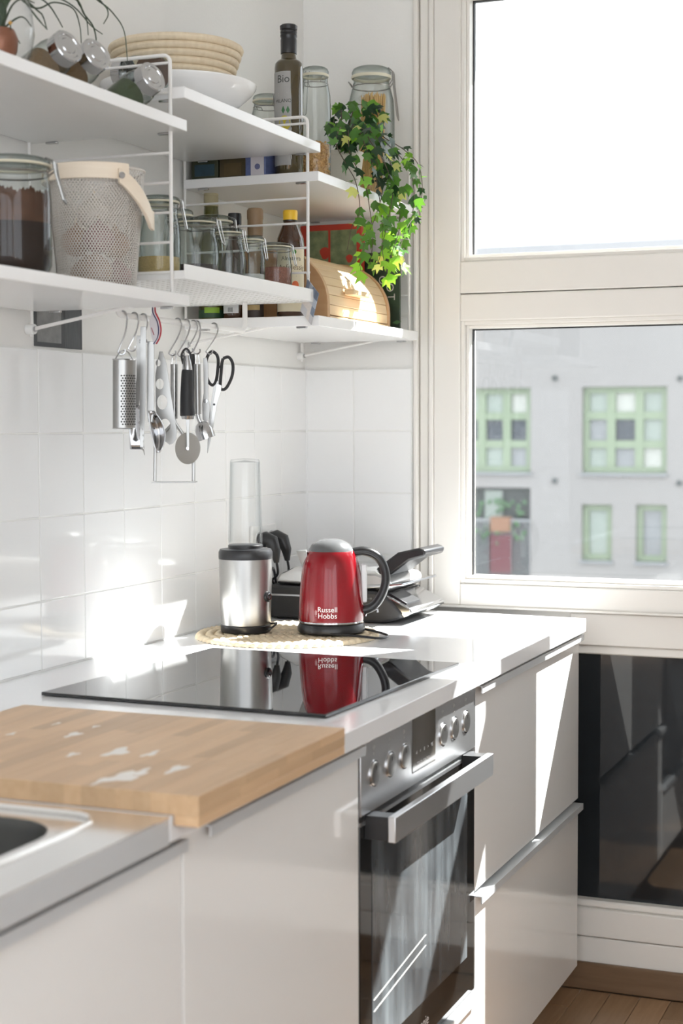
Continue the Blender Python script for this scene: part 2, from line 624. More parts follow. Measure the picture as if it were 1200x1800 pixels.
wpart('jamb_bead', [(0.279, 0.292, -0.006, 0.03, 0.93, 2.75)], bevel=0.004)
wpart('frame_post', [(0.294, 0.316, 0.004, 0.11, 0.93, 2.75)])
wpart('frame_post', [(0.318, 0.330, -0.004, 0.11, 0.93, 2.75)])
wpart('frame_post', [(1.095, 1.130, -0.004, 0.11, FLOOR_Z, 2.47)])
wpart('frame_post', [(1.93, 2.75, 0.0, 0.11, FLOOR_Z, 2.75)])
wpart('frame_post', [(0.279, 0.66, 0.03, 0.11, FLOOR_Z, 0.925)])
wpart('head_rail', [(0.330, 1.93, 0.0, 0.11, 2.44, 2.50)])


def sash(x0, x1, side):
    st = 0.066                                  # stile width
    y0, y1 = 0.0, 0.085
    wpart('stile', [(x0, x0 + st, y0, y1, 0.925, 2.44)])
    wpart('stile', [(x1 - st, x1, y0, y1, 0.925, 2.44)])
    gx0, gx1 = x0 + st, x1 - st
    wpart('top_rail', [(gx0, gx1, y0, y1, 2.375, 2.44)])
    wpart('middle_rail', [(gx0, gx1, y0, y1, 1.669, 1.744)])
    wpart('middle_rail', [(gx0, gx1, y0 + .001, y1, 1.604, 1.667)])
    wpart('bottom_rail', [(gx0, gx1, y0, y1, 0.925, 0.982)])
    for (z0, z1) in ((1.744, 2.375), (0.982, 1.604)):
        bd = 0.017
        for k, (a, d, yy) in enumerate(((0.0, bd * .55, 0.006), (bd * .55, bd, 0.018))):
            wpart('glazing_bead', [(gx0 + a, gx0 + d, yy, 0.07, z0 + a, z1 - a), (gx1 - d, gx1 - a, yy, 0.07, z0 + a, z1 - a),
                                   (gx0 + d, gx1 - d, yy, 0.07, z0 + a, z0 + d), (gx0 + d, gx1 - d, yy, 0.07, z1 - d, z1 - a)], bevel=0.0015)
        wpart('seal', [(gx0 + bd, gx0 + bd + .003, 0.044, 0.056, z0 + bd, z1 - bd), (gx0 + bd, gx1 - bd, 0.044, 0.056, z1 - bd - .003, z1 - bd)], M_BLACKM, 0)
        MB().box(gx0 + bd - .004, gx1 - bd + .004, 0.049, 0.053, z0 + bd - .004, z1 - bd + .004).build('pane', M_GLASS, WIN)


sash(0.330, 1.095, 0)
sash(1.130, 1.930, 1)
# lower part under the sashes
for x0, x1 in ((0.66, 1.095), (1.130, 1.93)):
    wpart('sill_rail', [(x0, x1, 0.018, 0.10, 0.846, 0.921)])
    wpart('sill_rail', [(x0, x1, 0.030, 0.10, 0.824, 0.845)], bevel=0.004)
    MB().box(x0, x1, 0.052, 0.06, 0.23, 0.826).build('dark_pane', M_BLACKGLASS, WIN)
    wpart('pane_ledge', [(x0, x1, 0.026, 0.10, 0.226, 0.243)], bevel=0.005)
    wpart('base_board', [(x0, x1, 0.016, 0.10, 0.159, 0.226)])
    wpart('base_board', [(x0, x1, 0.018, 0.10, FLOOR_Z, 0.157)])
wpart('drip_ledge', [(0.330, 1.93, -0.012, 0.0, 0.925, 0.931)], bevel=0.002)
sk = MB().box(0.60, 1.93, 0.004, 0.0175, FLOOR_Z, 0.100)
struct('baseboard_back', sk, M_SKIRT, 'brown oak skirting board under the dark window panel', 'baseboard', bevel=0.004)

# ------------------------------------------------------------------ outside: building across the yard
M_FACADE = pm('grey_render', (0.265, 0.255, 0.25), 0.9, var=0.03, scale=1.2, bump=0.05)
M_GREENFR = pm('green_frame', (0.215, 0.265, 0.185), 0.6, var=0.04)
M_PANEL = pm('pane_pale', (0.26, 0.30, 0.27), 0.25, var=0.08, scale=2)
M_PANEW = pm('pane_curtain', (0.40, 0.41, 0.38), 0.4, var=0.04, scale=2)
M_PANED = pm('pane_dark', (0.05, 0.06, 0.075), 0.2, var=0.2, scale=2)
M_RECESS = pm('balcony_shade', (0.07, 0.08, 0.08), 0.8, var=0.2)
M_GROUND = pm('yard_paving', (0.20, 0.20, 0.19), 0.9, var=0.1, scale=0.5)
struct('ground', MB().box(-60, 60, 0.6, 60, -9.3, -9.0), M_GROUND, 'pale paved yard far below the window', 'ground')
BY = 30.0
BLD = thing('apartment_building', 'grey rendered apartment block with green window frames across the yard', 'building', (-6, BY, -9.0))
holes = [(-9.90, -7.65, 0.355, 2.175), (-6.525, -4.725, 0.355, 2.175), (-9.90, -7.65, -1.95, 0.02), (-6.525, -5.870, -1.51, -0.315), (-5.365, -4.712, -1.51, -0.300),
         (-13.10, -11.30, 0.355, 2.175), (-16.50, -14.70, 0.355, 2.175), (-13.10, -12.45, -1.51, -0.31), (-16.50, -15.85, -1.51, -0.31), (-3.30, -1.50, 0.355, 2.175), (-3.30, -2.65, -1.51, -0.31), (-2.15, -1.50, -1.51, -0.31)]
xs = sorted({-40.0, 40.0} | {h[0] for h in holes} | {h[1] for h in holes})
zs = sorted({-9.0, 5.0} | {h[2] for h in holes} | {h[3] for h in holes})
mb = MB()
for i in range(len(xs) - 1):
    for k in range(len(zs) - 1):
        cx, cz = (xs[i] + xs[i + 1]) / 2, (zs[k] + zs[k + 1]) / 2
        if any(h[0] < cx < h[1] and h[2] < cz < h[3] for h in holes):
            continue
        mb.box(xs[i], xs[i + 1], BY, BY + 0.35, zs[k], zs[k + 1])
mb.build('facade', M_FACADE, BLD)
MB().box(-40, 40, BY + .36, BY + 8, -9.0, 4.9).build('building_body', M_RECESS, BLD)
MB().box(-40.1, 40.1, BY - .08, BY + 8, 5.0, 5.22).build('parapet', pm('parapet', (0.30, 0.30, 0.31), 0.7), BLD)


def far_window(x0, x1, z0, z1, nx, nz, panes):
    fr = MB()
    fw = 0.13
    fr.box(x0, x0 + fw, BY + .12, BY + .2, z0, z1).box(x1 - fw, x1, BY + .12, BY + .2, z0, z1)
    fr.box(x0 + fw, x1 - fw, BY + .12, BY + .2, z0, z0 + fw).box(x0 + fw, x1 - fw, BY + .12, BY + .2, z1 - fw, z1)
    for i in range(1, nx):
        c = x0 + (x1 - x0) * i / nx
        fr.box(c - .09, c + .09, BY + .11, BY + .2, z0 + fw, z1 - fw)
    for k in range(1, nz):
        c = z0 + (z1 - z0) * k / nz
        fr.box(x0 + fw, x1 - fw, BY + .12, BY + .2, c - .08, c + .08)
    w = fr.build('window_frame', M_GREENFR, BLD)
    for k in range(nz):
        for i in range(nx):
            m = {'p': M_PANEL, 'w': M_PANEW, 'd': M_PANED, 'g': pmgrey}[panes[nz - 1 - k][i]]
            MB().box(x0 + (x1 - x0) * i / nx + .02, x0 + (x1 - x0) * (i + 1) / nx - .02, BY + .19, BY + .22,
                     z0 + (z1 - z0) * k / nz + .02, z0 + (z1 - z0) * (k + 1) / nz - .02).build('pane', m, w)
    MB().box(x0 - .03, x1 + .03, BY - .06, BY + .12, z0 - .06, z0).build('window_ledge', pmgrey, BLD)


pmgrey = pm('pane_grey', (0.22, 0.23, 0.24), 0.35, var=0.1, scale=2)
far_window(-9.90, -7.65, 0.355, 2.175, 4, 3, ('pppw', 'ddgd'[0:1] + 'ddd', 'gppg'))
far_window(-6.525, -4.725, 0.355, 2.175, 3, 3, ('pwp', 'gdp', 'pgw'))
far_window(-6.525, -5.870, -1.51, -0.315, 1, 1, ('p',))
far_window(-5.365, -4.712, -1.51, -0.300, 1, 1, ('g',))
far_window(-3.30, -1.50, 0.355, 2.175, 3, 3, ('ppw', 'gpd', 'wpg'))
far_window(-13.10, -11.30, 0.355, 2.175, 3, 3, ('wpp', 'dgp', 'ppg'))
far_window(-16.50, -14.70, 0.355, 2.175, 3, 3, ('ppg', 'pdw', 'gpp'))
far_window(-13.10, -12.45, -1.51, -0.31, 1, 1, ('g',))
far_window(-16.50, -15.85, -1.51, -0.31, 1, 1, ('p',))
far_window(-3.30, -2.65, -1.51, -0.31, 1, 1, ('p',))
far_window(-2.15, -1.50, -1.51, -0.31, 1, 1, ('w',))
for dx, dz in ((-7.115, 2.37), (-7.11, 0.18), (-4.46, 2.33), (-4.46, 0.16)):
    MB().cyl((dx, BY - .05, dz), (dx, BY + .02, dz), 0.06, n=10).build('wall_anchor', M_RECESS, BLD)
# balcony (dark opening with planters)
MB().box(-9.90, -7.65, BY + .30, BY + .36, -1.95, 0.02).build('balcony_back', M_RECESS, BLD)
MB().box(-8.75, -8.35, BY + .25, BY + .30, -0.9, -0.05).build('balcony_door', M_PANEL, BLD)
rl = MB().box(-9.90, -7.65, BY + .02, BY + .05, -0.72, -0.66)
for k in range(24):
    rl.box(-9.85 + k * .093, -9.82 + k * .093, BY + .025, BY + .045, -1.92, -0.72)
rl.build('balcony_railing', pmgrey, BLD)
MB().box(-8.55, -8.08, BY + .0, BY + .02, -1.85, -1.0).build('red_towel', pm('towel', (0.13, 0.05, 0.06), 0.9), BLD, bevel=0.004)
MB().box(-8.55, -8.1, BY - .02, BY + .2, -0.95, -0.62).build('planter', pm('planter', (0.26, 0.15, 0.10), 0.8), BLD, bevel=0.02)
lf = MB()
for k in range(70):
    c = Vector((random.uniform(-8.9, -7.75), BY + random.uniform(-.02, .2), random.uniform(-1.2, -0.25)))
    lf.lathe([(0, -.06), (.05, 0), (0, .06)], c, 5)
tag(lf.build('balcony_foliage', pm('far_leaves', (0.10, 0.20, 0.10), 0.8, var=0.3), BLD), kind='stuff')

# ------------------------------------------------------------------ worktop, cabinets, oven
WT = Vector((0, 0, 0))
wk = MB()
poly = [(0.0015, -2.065), (0.72, -2.065), (0.72, -0.072), (0.0015, -0.010)]
wk.prism(poly, (0, 0, 0.905), (1, 0, 0), (0, 1, 0), 0.03)
tag(wk.build('worktop', M_WORKTOP, bevel=0.0015), 'glossy white worktop running from the cutting board to the window', 'worktop')

# sink unit (steel top with a rounded bowl)
SK = thing('kitchen_sink', 'stainless steel sink top with a rounded bowl beside the cutting board', 'sink', (0.36, -2.6, 0.92))
plate = MB()
outer = [(0.0015, -3.3), (0.7205, -3.3), (0.7205, -2.068), (0.0015, -2.068)]
rim0 = rrect(0.12, 0.655, -3.20, -2.092, 0.045)
plate.prism(outer, (0, 0, 0.9195), (1, 0, 0), (0, 1, 0), 0.002, holes=[rim0])
plate.build('sink_top', M_SINK, SK)
MB().box(0.715, 0.7205, -3.3, -2.068, 0.888, 0.9186).build('front_edge', M_ALU, SK, bevel=0.001)
rimtube = MB().tube([(a, b, 0.9205) for a, b in rim0], 0.0035, 8, closed=True)
rimtube.build('rim', M_SINK, SK)
bowl_h = rrect(0.20, 0.632, -2.52, -2.125, 0.075)
ledge = MB().prism(rim0, (0, 0, 0.9165), (1, 0, 0), (0, 1, 0), 0.002, holes=[bowl_h])
ledge.build('drainer', M_SINK, SK)
bw = MB()
n = len(bowl_h)
lv = []
cx, cy = 0.416, -2.3225
for z, s in ((0.9165, 1.0), (0.905, 0.985), (0.78, 0.96), (0.765, 0.90), (0.76, 0.2)):
    lv.append([(cx + (a - cx) * s, cy + (b - cy) * s, z) for a, b in bowl_h])
vs = [q for l in lv for q in l]
fs = [(k * n + i, k * n + (i + 1) % n, (k + 1) * n + (i + 1) % n, (k + 1) * n + i) for k in range(4) for i in range(n)]
fs.append(tuple(4 * n + i for i in range(n)))
bw.add(vs, fs)
bw.build('bowl', pm('bowl_steel', (0.12, 0.12, 0.115), 0.4, 0.8, var=0.05), SK)
MB().lathe([(0, .7645), (.035, .7645), (.04, .7625), (.04, .7605)], (cx, cy, 0), 20).build('drain', M_CHROME, SK)

FX = 0.70


def cabinet(name, label, y0, y1, panels, top=0.876):
    c = thing(name, label, 'cabinet', (0.35, (y0 + y1) / 2, 0.11))
    MB().box(0.06, 0.682, y0, y1, 0.112, top).build('body', M_CARC, c)
    for (z0, z1, ly0, ly1) in panels:
        d = MB().box(0.683, FX, y0 + .0012, y1 - .0012, z0, z1).build('drawer' if len(panels) > 1 else 'door', M_FRONT, c, bevel=0.001)
        h = MB().prism([(0, 0), (0.022, 0), (0.022, -.014), (.0195, -.014), (.0195, -.002), (0, -.002)], (0.691, (ly0 + ly1) / 2, z1 + .003), (1, 0, 0), (0, 0, 1), ly1 - ly0)
        h.build('handle', M_ALU, d, smooth=0)
    return c


cabinet('sink_cabinet', 'cream gloss base cabinet under the steel sink', -3.2, -2.001, [(0.112, 0.877, -3.1, -2.008)], top=0.75)
cabinet('base_cabinet', 'cream gloss base cabinet under the bamboo board, left of the oven', -1.999, -1.436, [(0.112, 0.880, -1.95, -1.438)])
cabinet('drawer_cabinet', 'cream gloss two-drawer cabinet right of the oven by the window', -0.853, -0.058, [(0.112, 0.490, -0.850, -0.062), (0.503, 0.880, -0.850, -0.062)])
MB_pl = MB().box(0.60, 0.62, -3.2, -0.06, FLOOR_Z, 0.111)
tag(MB_pl.build('plinth', M_CARC), 'white plinth board set back under the base cabinets', 'plinth')

OV = thing('oven', 'stainless steel built-in oven with black glass door and bar handle', 'oven', (0.40, -1.145, 0.30))
oy0, oy1 = -1.432, -0.857
MB().box(0.12, 0.685, oy0, oy1, 0.305, 0.875).build('oven_body', M_BLACKM, OV)
MB().box(0.685, FX + .002, oy0, oy1, 0.772, 0.884).build('control_panel', M_STEELH, OV, bevel=0.001)
for yk in (-1.377, -1.307, -1.241, -1.046, -0.983, -0.917):
    Mx = Matrix.Rotation(PI / 2, 3, 'Y')
    kn = MB().lathe([(0.0185, 0), (0.0185, 0.0022), (0.0172, 0.0036), (0.0140, 0.0040), (0, 0.0038)], (FX + .002, yk, 0.828), 28, Mx).build('knob', M_STEEL, OV)
    MB().lathe([(0.0180, 0), (0.0205, 0), (0.0205, 0.0015), (0.0180, 0.0015)], (FX + .002, yk, 0.828), 28, Mx, closed=True).build('knob_ring', M_CHROME, kn)
    MB().box(FX + .0057, FX + .0063, yk - .0007, yk + .0007, 0.834, 0.841).build('pointer', M_BLACK, kn)
    ic = MB().lathe([(0.0030, 0), (0.0036, 0), (0.0036, 0.0003), (0.0030, 0.0003)], (FX + .002, yk, 0.868), 14, Mx, closed=True)
    ic.build('symbol', M_GREYINK, OV)
    MB().box(FX + .002, FX + .0023, yk - .001, yk + .001, 0.857, 0.860).build('mark', M_GREYINK, OV)
dsp = MB().box(FX + .001, FX + .0032, -1.203, -1.088, 0.792, 0.881).build('display', pm('display_glass', (0.05, 0.043, 0.035), 0.12, var=0.05), OV)
onx = lambda yc, zc: (lambda a, b: Vector((FX + .0036, yc + a, zc + b)))
text_mesh('lettering', 'TOUCH CONTROL', 0.0075, M_WHITEINK, onx(-1.150, 0.804), dsp)
for k, s in enumerate(('-4', '<', '8', '>', 'MS')):
    text_mesh('lettering', s, 0.0085, M_WHITEINK, onx(-1.186 + .0195 * k, 0.823), dsp)
# door
mdoor = pm('door_glass', (0.012, 0.011, 0.010), 0.05, var=0.1, spec=0.7)
door = MB().box(0.686, FX, oy0, oy1, 0.322, 0.757).build('door', mdoor, OV, bevel=0.001)
MB().box(0.686, FX + .001, oy0, oy1, 0.757, 0.763).build('door_trim', M_STEELH, door)
mwin = bpy.data.materials.new('streaky_door_pane')
mwin.use_nodes = True
N, L = mwin.node_tree.nodes, mwin.node_tree.links
b = N['Principled BSDF']
b.inputs['Roughness'].default_value = 0.07
b.inputs['Specular IOR Level'].default_value = 0.8
tc = N.new('ShaderNodeTexCoord')
mp = N.new('ShaderNodeMapping')
mp.inputs['Scale'].default_value = (1, 9, 1.4)
L.new(tc.outputs['Object'], mp.inputs['Vector'])
n1 = N.new('ShaderNodeTexNoise')
n1.inputs['Scale'].default_value = 3.0
n1.inputs['Detail'].default_value = 6
L.new(mp.outputs['Vector'], n1.inputs['Vector'])
n2 = N.new('ShaderNodeTexNoise')
n2.inputs['Scale'].default_value = 6.0
L.new(tc.outputs['Object'], n2.inputs['Vector'])
mu = N.new('ShaderNodeMath')
mu.operation = 'MULTIPLY'
L.new(n1.outputs['Fac'], mu.inputs[0])
L.new(n2.outputs['Fac'], mu.inputs[1])
cr = N.new('ShaderNodeValToRGB')
cr.color_ramp.elements[0].position = 0.12
cr.color_ramp.elements[0].color = (0.035, 0.037, 0.04, 1)
cr.color_ramp.elements[1].position = 0.45
cr.color_ramp.elements[1].color = (0.17, 0.19, 0.205, 1)
L.new(mu.outputs[0], cr.inputs['Fac'])
L.new(cr.outputs['Color'], b.inputs['Base Color'])
MB().box(FX - .001, FX + .0008, oy0 + .050, oy1 - .045, 0.395, 0.735).build('door_pane', mwin, door)
for k in range(2):
    MB().tube([(FX + .0012, oy0 + .055, 0.475 - k * .018), (FX + .0012, oy0 + .30, 0.505 - k * .018)], 0.0006, 6).build('rack_wire', M_GREYINK, door)
hd = MB().box(0.738, 0.750, -1.413, -0.903, 0.733, 0.772)
hd.build('handle', M_STEELH, door, bevel=0.0012)
for ye in (-1.413, -0.935):
    MB().box(FX, 0.738, ye, ye + .032, 0.735, 0.771).build('handle_bracket', M_BLACK, door, bevel=0.001)
text_mesh('lettering', 'gorenje', 0.026, M_WHITEINK, lambda a, bb: Vector((FX + .0006, -1.155 + a, 0.357 + bb)), door)
MB().box(0.686, FX, oy0, oy1, 0.114, 0.302).build('filler_panel', M_FRONT, OV, bevel=0.001)
MB().box(0.688, FX + .012, oy0, oy1, 0.303, 0.318).build('bottom_trim', M_ALU, OV, bevel=0.001)

# hob
hobM = Matrix.Translation((0.4085, -1.1480, 0)) @ Matrix.Rotation(math.radians(-2.4), 4, 'Z')
HB = thing('ceramic_hob', 'black glass ceramic hob set into the white worktop', 'hob', (0.4085, -1.148, 0.92))
MB().box(-.255, .255, -.287, .287, 0.9208, 0.9268, M=hobM).build('glass_plate', M_HOB, HB, bevel=0.0012)
# bamboo cutting board with a front lip
CB = thing('cutting_board', 'laminated bamboo cutting board dusted with flour, hooked over the worktop edge', 'cutting board', (0.50, -1.84, 0.921))
bx0, bx1, by0, by1 = 0.240, 0.738, -2.062, -1.625
ns = 22
sw = (bx1 - bx0) / ns
for i in range(ns):
    cuts = [by0] + sorted(by0 + (by1 - by0) * q for q in ((random.uniform(.2, .45), random.uniform(.55, .85)) if i % 3 else (random.uniform(.3, .7),))) + [by1]
    for k in range(len(cuts) - 1):
        MB().box(bx0 + i * sw, bx0 + (i + 1) * sw, cuts[k], cuts[k + 1], 0.921, 0.945).build('strip', M_BAMBOO, CB, bevel=0.0003, seg=1)
for (za, zb) in ((0.921, 0.9335), (0.9335, 0.945)):
    c = by0
    while c < by1 - .01:
        w = min(random.uniform(.10, .2), by1 - c)
        MB().box(bx1, 0.754, c, c + w, za, zb).build('edge_strip', M_BAMBOO, CB, bevel=0.0003, seg=1)
        c += w
MB().box(0.7225, 0.754, by0, by1, 0.909, 0.9208).build('lip', M_BAMBOO, CB, bevel=0.001)
M_FLOUR = pm('flour', (0.85, 0.82, 0.78), 0.9, var=0.05, bump=0.3, bscale=300)
flour = MB()
for (u, v, ru, rv) in ((215, 1366, 0.030, 0.016), (130, 1291, .018, .008), (205, 1322, .026, .012), (168, 1277, .008, .004), (128, 1326, .012, .006),
                       (265, 1325, .020, .006), (310, 1352, .024, .008), (20, 1290, .01, .004), (100, 1272, .010, .003), (180, 1372, .02, .006), (245, 1358, .022, .008)):
    c = at(u, v, z=0.9452)
    a0 = random.uniform(0, 3)
    ring = []
    for k in range(22):
        a = 2 * PI * k / 22
        s = 1 + .35 * math.sin(3 * a + a0) + random.uniform(-.15, .15)
        ring.append(Vector((c.x + rv * s * math.cos(a + .2), c.y + ru * s * math.sin(a + .2), 0.9453)))
    flour.add([Vector((c.x, c.y, 0.9462))] + ring, [(0, 1 + k, 1 + (k + 1) % 22) for k in range(22)])
tag(flour.build('flour', M_FLOUR, fix=False), 'white flour smudges scattered on the bamboo cutting board', 'flour', kind='stuff')

# ------------------------------------------------------------------ shelf system on the left wall
Y1, Y2, Y3 = -1.225, -0.642, -0.036           # wire ladders
DX = 0.281                                     # front post distance from the wall
SH = 0.306                                     # shelf depth


def ladder(y, label, zt=1.978):
    t = thing('wire_ladder', label, 'shelf support', (0.0, y, 1.52), 'wire ladders carrying the shelves')
    r = 0.0032
    MB().tube([(0.004, y, 1.515), (0.004, y, zt)], r, 8).build('back_post', M_WHITEMETAL, t)
    pts = [(DX, y, 1.585)] + [(DX, y, zt - .014)] + [tuple(q) for q in arc((DX - .012, y, zt - .012), .012, 0, PI / 2, 5)] + [(0.004, y, zt)]
    MB().tube(pts, r, 8).build('front_post', M_WHITEMETAL, t)
    low = [(DX, y, 1.586)] + [tuple(q) for q in arc((DX - .010, y, 1.584), .010, 0, -PI / 2.4, 4)] + [(0.006, y, 1.528)]
    MB().tube(low, r, 8).build('bottom_wire', M_WHITEMETAL, t)
    for k in range(8):
        z = 1.965 - .0497 * k
        if z > 1.60:
            MB().tube([(0.004, y, z), (DX, y, z)], 0.0024, 8).build('rung', M_WHITEMETAL, t)
    m = MB().cyl((-0.0055, y, 1.528), (0.010, y, 1.528), 0.009, n=16).build('wall_mount', M_WHITE, t)
    MB().cyl((0.010, y, 1.528), (0.0125, y, 1.528), 0.005, n=10).build('screw', M_CHROME, m)
    return t


ladder(Y1, 'white wire ladder between the mesh basket and the couscous jar')
ladder(Y2, 'white wire ladder left of the olive oil bottle, holding the patchwork tag')
ladder(Y3, 'white wire ladder in the corner behind the bread box')


def shelf(label, y0, y1, zt, th=0.019):
    t = thing('shelf_board', label, 'shelf', (0.15, (y0 + y1) / 2, zt - th), 'white shelf boards')
    MB().box(0.002, SH, y0, y1, zt - th, zt).build('board', M_SHELF, t, bevel=0.0012)
    for ye, s in ((y0, 1), (y1, -1)):
        for x in (0.035, 0.255):
            MB().box(x, x + .022, ye + s * .006 - .004, ye + s * .006 + .004, zt - th - .004, zt - th).build('clip', M_CHROME, t, bevel=0.0008)
    return t


shelf('white shelf board under the spice jars, top left', -1.800, Y1 + .012, 1.870)
shelf('white shelf board under the coffee jar and mesh basket', -1.800, Y1 + .016, 1.579)
shelf('white shelf board under the rattan basket and white dish', Y1 + .004, Y2 + .008, 1.925)
shelf('white shelf board under the oil bottle, corn jar and ivy', Y2 - .004, -0.042, 1.868)
shelf('white shelf board under the wooden bread box', Y2 - .004, -0.042, 1.580, th=0.021)

# perforated metal shelf with a raised lip
MS = thing('metal_shelf', 'white perforated metal shelf with raised lip under the storage jars', 'shelf', (0.15, -0.93, 1.606))
ms0, ms1 = Y1 + .010, Y2 - .006
hol = []
pl = MB()
M_PERF = pm('perforated_white', (0.82, 0.815, 0.80), 0.35, var=0.02)
M_HOLE = pm('hole_shade', (0.66, 0.65, 0.62), 0.8, var=0.1)
pl.box(0.003, 0.300, ms0, ms1, 1.606, 1.6078)
pl.build('tray', M_PERF, MS)
ho = MB()
for i in range(14):
    for j in range(30):
        ho.lathe([(0, 1.6055), (.003, 1.6055), (.003, 1.606)], (0.018 + i * .0205, ms0 + .012 + j * .0185, 0), 6)
tag(ho.build('perforation', M_HOLE, MS, fix=False), kind='stuff')
MB().box(0.2985, 0.301, ms0, ms1, 1.606, 1.631).build('front_lip', M_PERF, MS, bevel=0.0006)
MB().box(0.20, 0.301, ms0 - .002, ms0, 1.606, 1.620).build('end_lip', M_PERF, MS)
MB().box(0.003, 0.301, ms1, ms1 + .002, 1.606, 1.620).build('end_lip', M_PERF, MS)

# rail for the utensils: U-shaped white bar under the metal shelf
RX, RZ = 0.172, 1.549
RY0, RY1 = -1.218, -0.71
RL = thing('utensil_rail', 'white U-shaped hanging rail under the metal shelf', 'rail', (RX, -0.96, RZ))
path = [(RX, RY0, 1.6055)] + [(RX, RY0, RZ + .02)] + [tuple(q) for q in arc((RX, RY0 + .015, RZ + .015), .015, PI, 1.5 * PI, 5, (0, 1, 0), (0, 0, 1))] + \
       [tuple(q) for q in arc((RX, RY1 - .015, RZ + .015), .015, 1.5 * PI, 2 * PI, 5, (0, 1, 0), (0, 0, 1))] + [(RX, RY1, 1.6055)]
MB().tube(path, 0.0052, 10).build('bar', M_WHITEMETAL, RL)


# ------------------------------------------------------------------ jars and bottles
def jar_profile(r, h, neck, style):
    """outer glass outline from base to mouth"""
    sh = 0.62 if style == 'round' else 0.74
    return [(0, 0.002), (r * .80, 0.002), (r * .90, 0.006), (r * .985, h * .10), (r, h * .22), (r, h * (sh - .10)), (r * .97, h * (sh + .02)), (neck * 1.03, h * (sh + .13)), (neck, h * (sh + .15)),
            (neck, h * .905), (neck * 1.06, h * .915), (neck * 1.06, h * .93)]


def clip_jar(name, label, x, y, z, r, h, ang=-0.9, neck=None, fill=None, style='round', group='clip-top jars', ghost=True):
    """preserving jar: glass body, glass lid, rubber ring, wire clip; ang = side of the clip"""
    neck = neck or r * .86
    t = thing(name, label, 'jar', (x, y, z), group)
    o = (x, y, z)
    MB().lathe(jar_profile(r, h, neck, style), o, 40).build('glass_body', M_JARGLASS, t, fix=False)
    MB().lathe([(neck * 1.09, h * .918), (neck * 1.12, h * .928), (neck * 1.09, h * .940), (neck * .98, h * .935), (neck * .98, h * .920)], o, 36, closed=True).build('rubber_ring', M_RUBBER, t)
    MB().lathe([(0, h * .935), (neck * .85, h * .935), (neck * 1.08, h * .941), (neck * 1.10, h * .962), (neck * 1.02, h * .985), (neck * .80, h), (0, h * .99)], o, 40).build('lid', M_JARGLASS, t, fix=False)
    wr = max(0.0009, r * .026)
    ca, sa = math.cos(ang), math.sin(ang)
    rad = Vector((ca, sa, 0))
    tan = Vector((-sa, ca, 0))
    O = Vector(o)
    # wire ring round the neck and over the lid, clip lever
    MB().tube([O + Vector((neck * 1.05 * math.cos(a), neck * 1.05 * math.sin(a), h * .86)) for a in [2 * PI * k / 30 for k in range(30)]], wr, 6, closed=True).build('neck_wire', M_TOOL, t)
    w = r * .17
    R0 = neck * 1.10
    clip = MB()
    for s in (-1, 1):
        clip.tube([O + rad * R0 * .93 + tan * s * w + Vector((0, 0, h * .86)), O + rad * (R0 * 1.12) + tan * s * w + Vector((0, 0, h * .90)),
                   O + rad * (R0 * 1.10) + tan * s * w + Vector((0, 0, h * .965)), O + rad * (R0 * .9) + tan * s * w * .8 + Vector((0, 0, h * .99))], wr, 6)
    clip.build('clip', M_TOOL, t)
    lev = [O + rad * (R0 * 1.13) + tan * (-w) + Vector((0, 0, h * .955)), O + rad * (R0 * 1.17) + tan * (-w) + Vector((0, 0, h * .86)),
           O + rad * (R0 * 1.36) + tan * (-w * .9) + Vector((0, 0, h * .64)), O + rad * (R0 * 1.40) + tan * 0 + Vector((0, 0, h * .615)),
           O + rad * (R0 * 1.36) + tan * (w * .9) + Vector((0, 0, h * .64)), O + rad * (R0 * 1.17) + tan * w + Vector((0, 0, h * .86)), O + rad * (R0 * 1.13) + tan * w + Vector((0, 0, h * .955))]
    MB().tube(lev, wr * 1.15, 6).build('lever', M_TOOL, t)
    hinge = MB()
    hinge.tube([O - rad * R0 * .95 + tan * w + Vector((0, 0, h * .86)), O - rad * R0 * 1.14 + tan * w + Vector((0, 0, h * .90)), O - rad * R0 * 1.14 - tan * w + Vector((0, 0, h * .90)), O - rad * R0 * .95 - tan * w + Vector((0, 0, h * .86))], wr, 6)
    hinge.build('hinge_wire', M_TOOL, t)
    if fill:
        nm, flabel, level, m = fill
        prof = jar_profile(r * .945, h, neck * .93, style)
        pr = [(a, max(b, .006)) for a, b in prof if b < h * level]
        a_prev = pr[-1][0]
        pr += [(a_prev * .99, h * level), (a_prev * .6, h * level * 1.03), (0, h * level * 1.02)]
        tag(MB().lathe(pr, o, 36).build(nm, m), flabel, nm.replace('_', ' '), kind='stuff')
    return t


M_COFFEE = pm('ground_coffee', (0.022, 0.012, 0.009), 0.95, var=0.4, scale=200, bump=0.3, bscale=400, spec=0.1)
M_COFFEE2 = pm('coffee_dust', (0.085, 0.040, 0.024), 0.95, var=0.6, scale=40, spec=0.1)
M_COUS = pm('couscous_grain', (0.56, 0.42, 0.19), 0.9, var=0.25, scale=300, bump=0.8, bscale=600)
M_DARKBEAN = pm('dark_beans', (0.045, 0.032, 0.028), 0.6, var=0.5, scale=140, bump=1.0, bscale=250)
M_LENTIL = pm('red_lentils', (0.28, 0.11, 0.075), 0.8, var=0.35, scale=220, bump=0.9, bscale=350)
M_GREYTEA = pm('dark_seed', (0.10, 0.11, 0.11), 0.8, var=0.5, scale=200, bump=0.8, bscale=350)

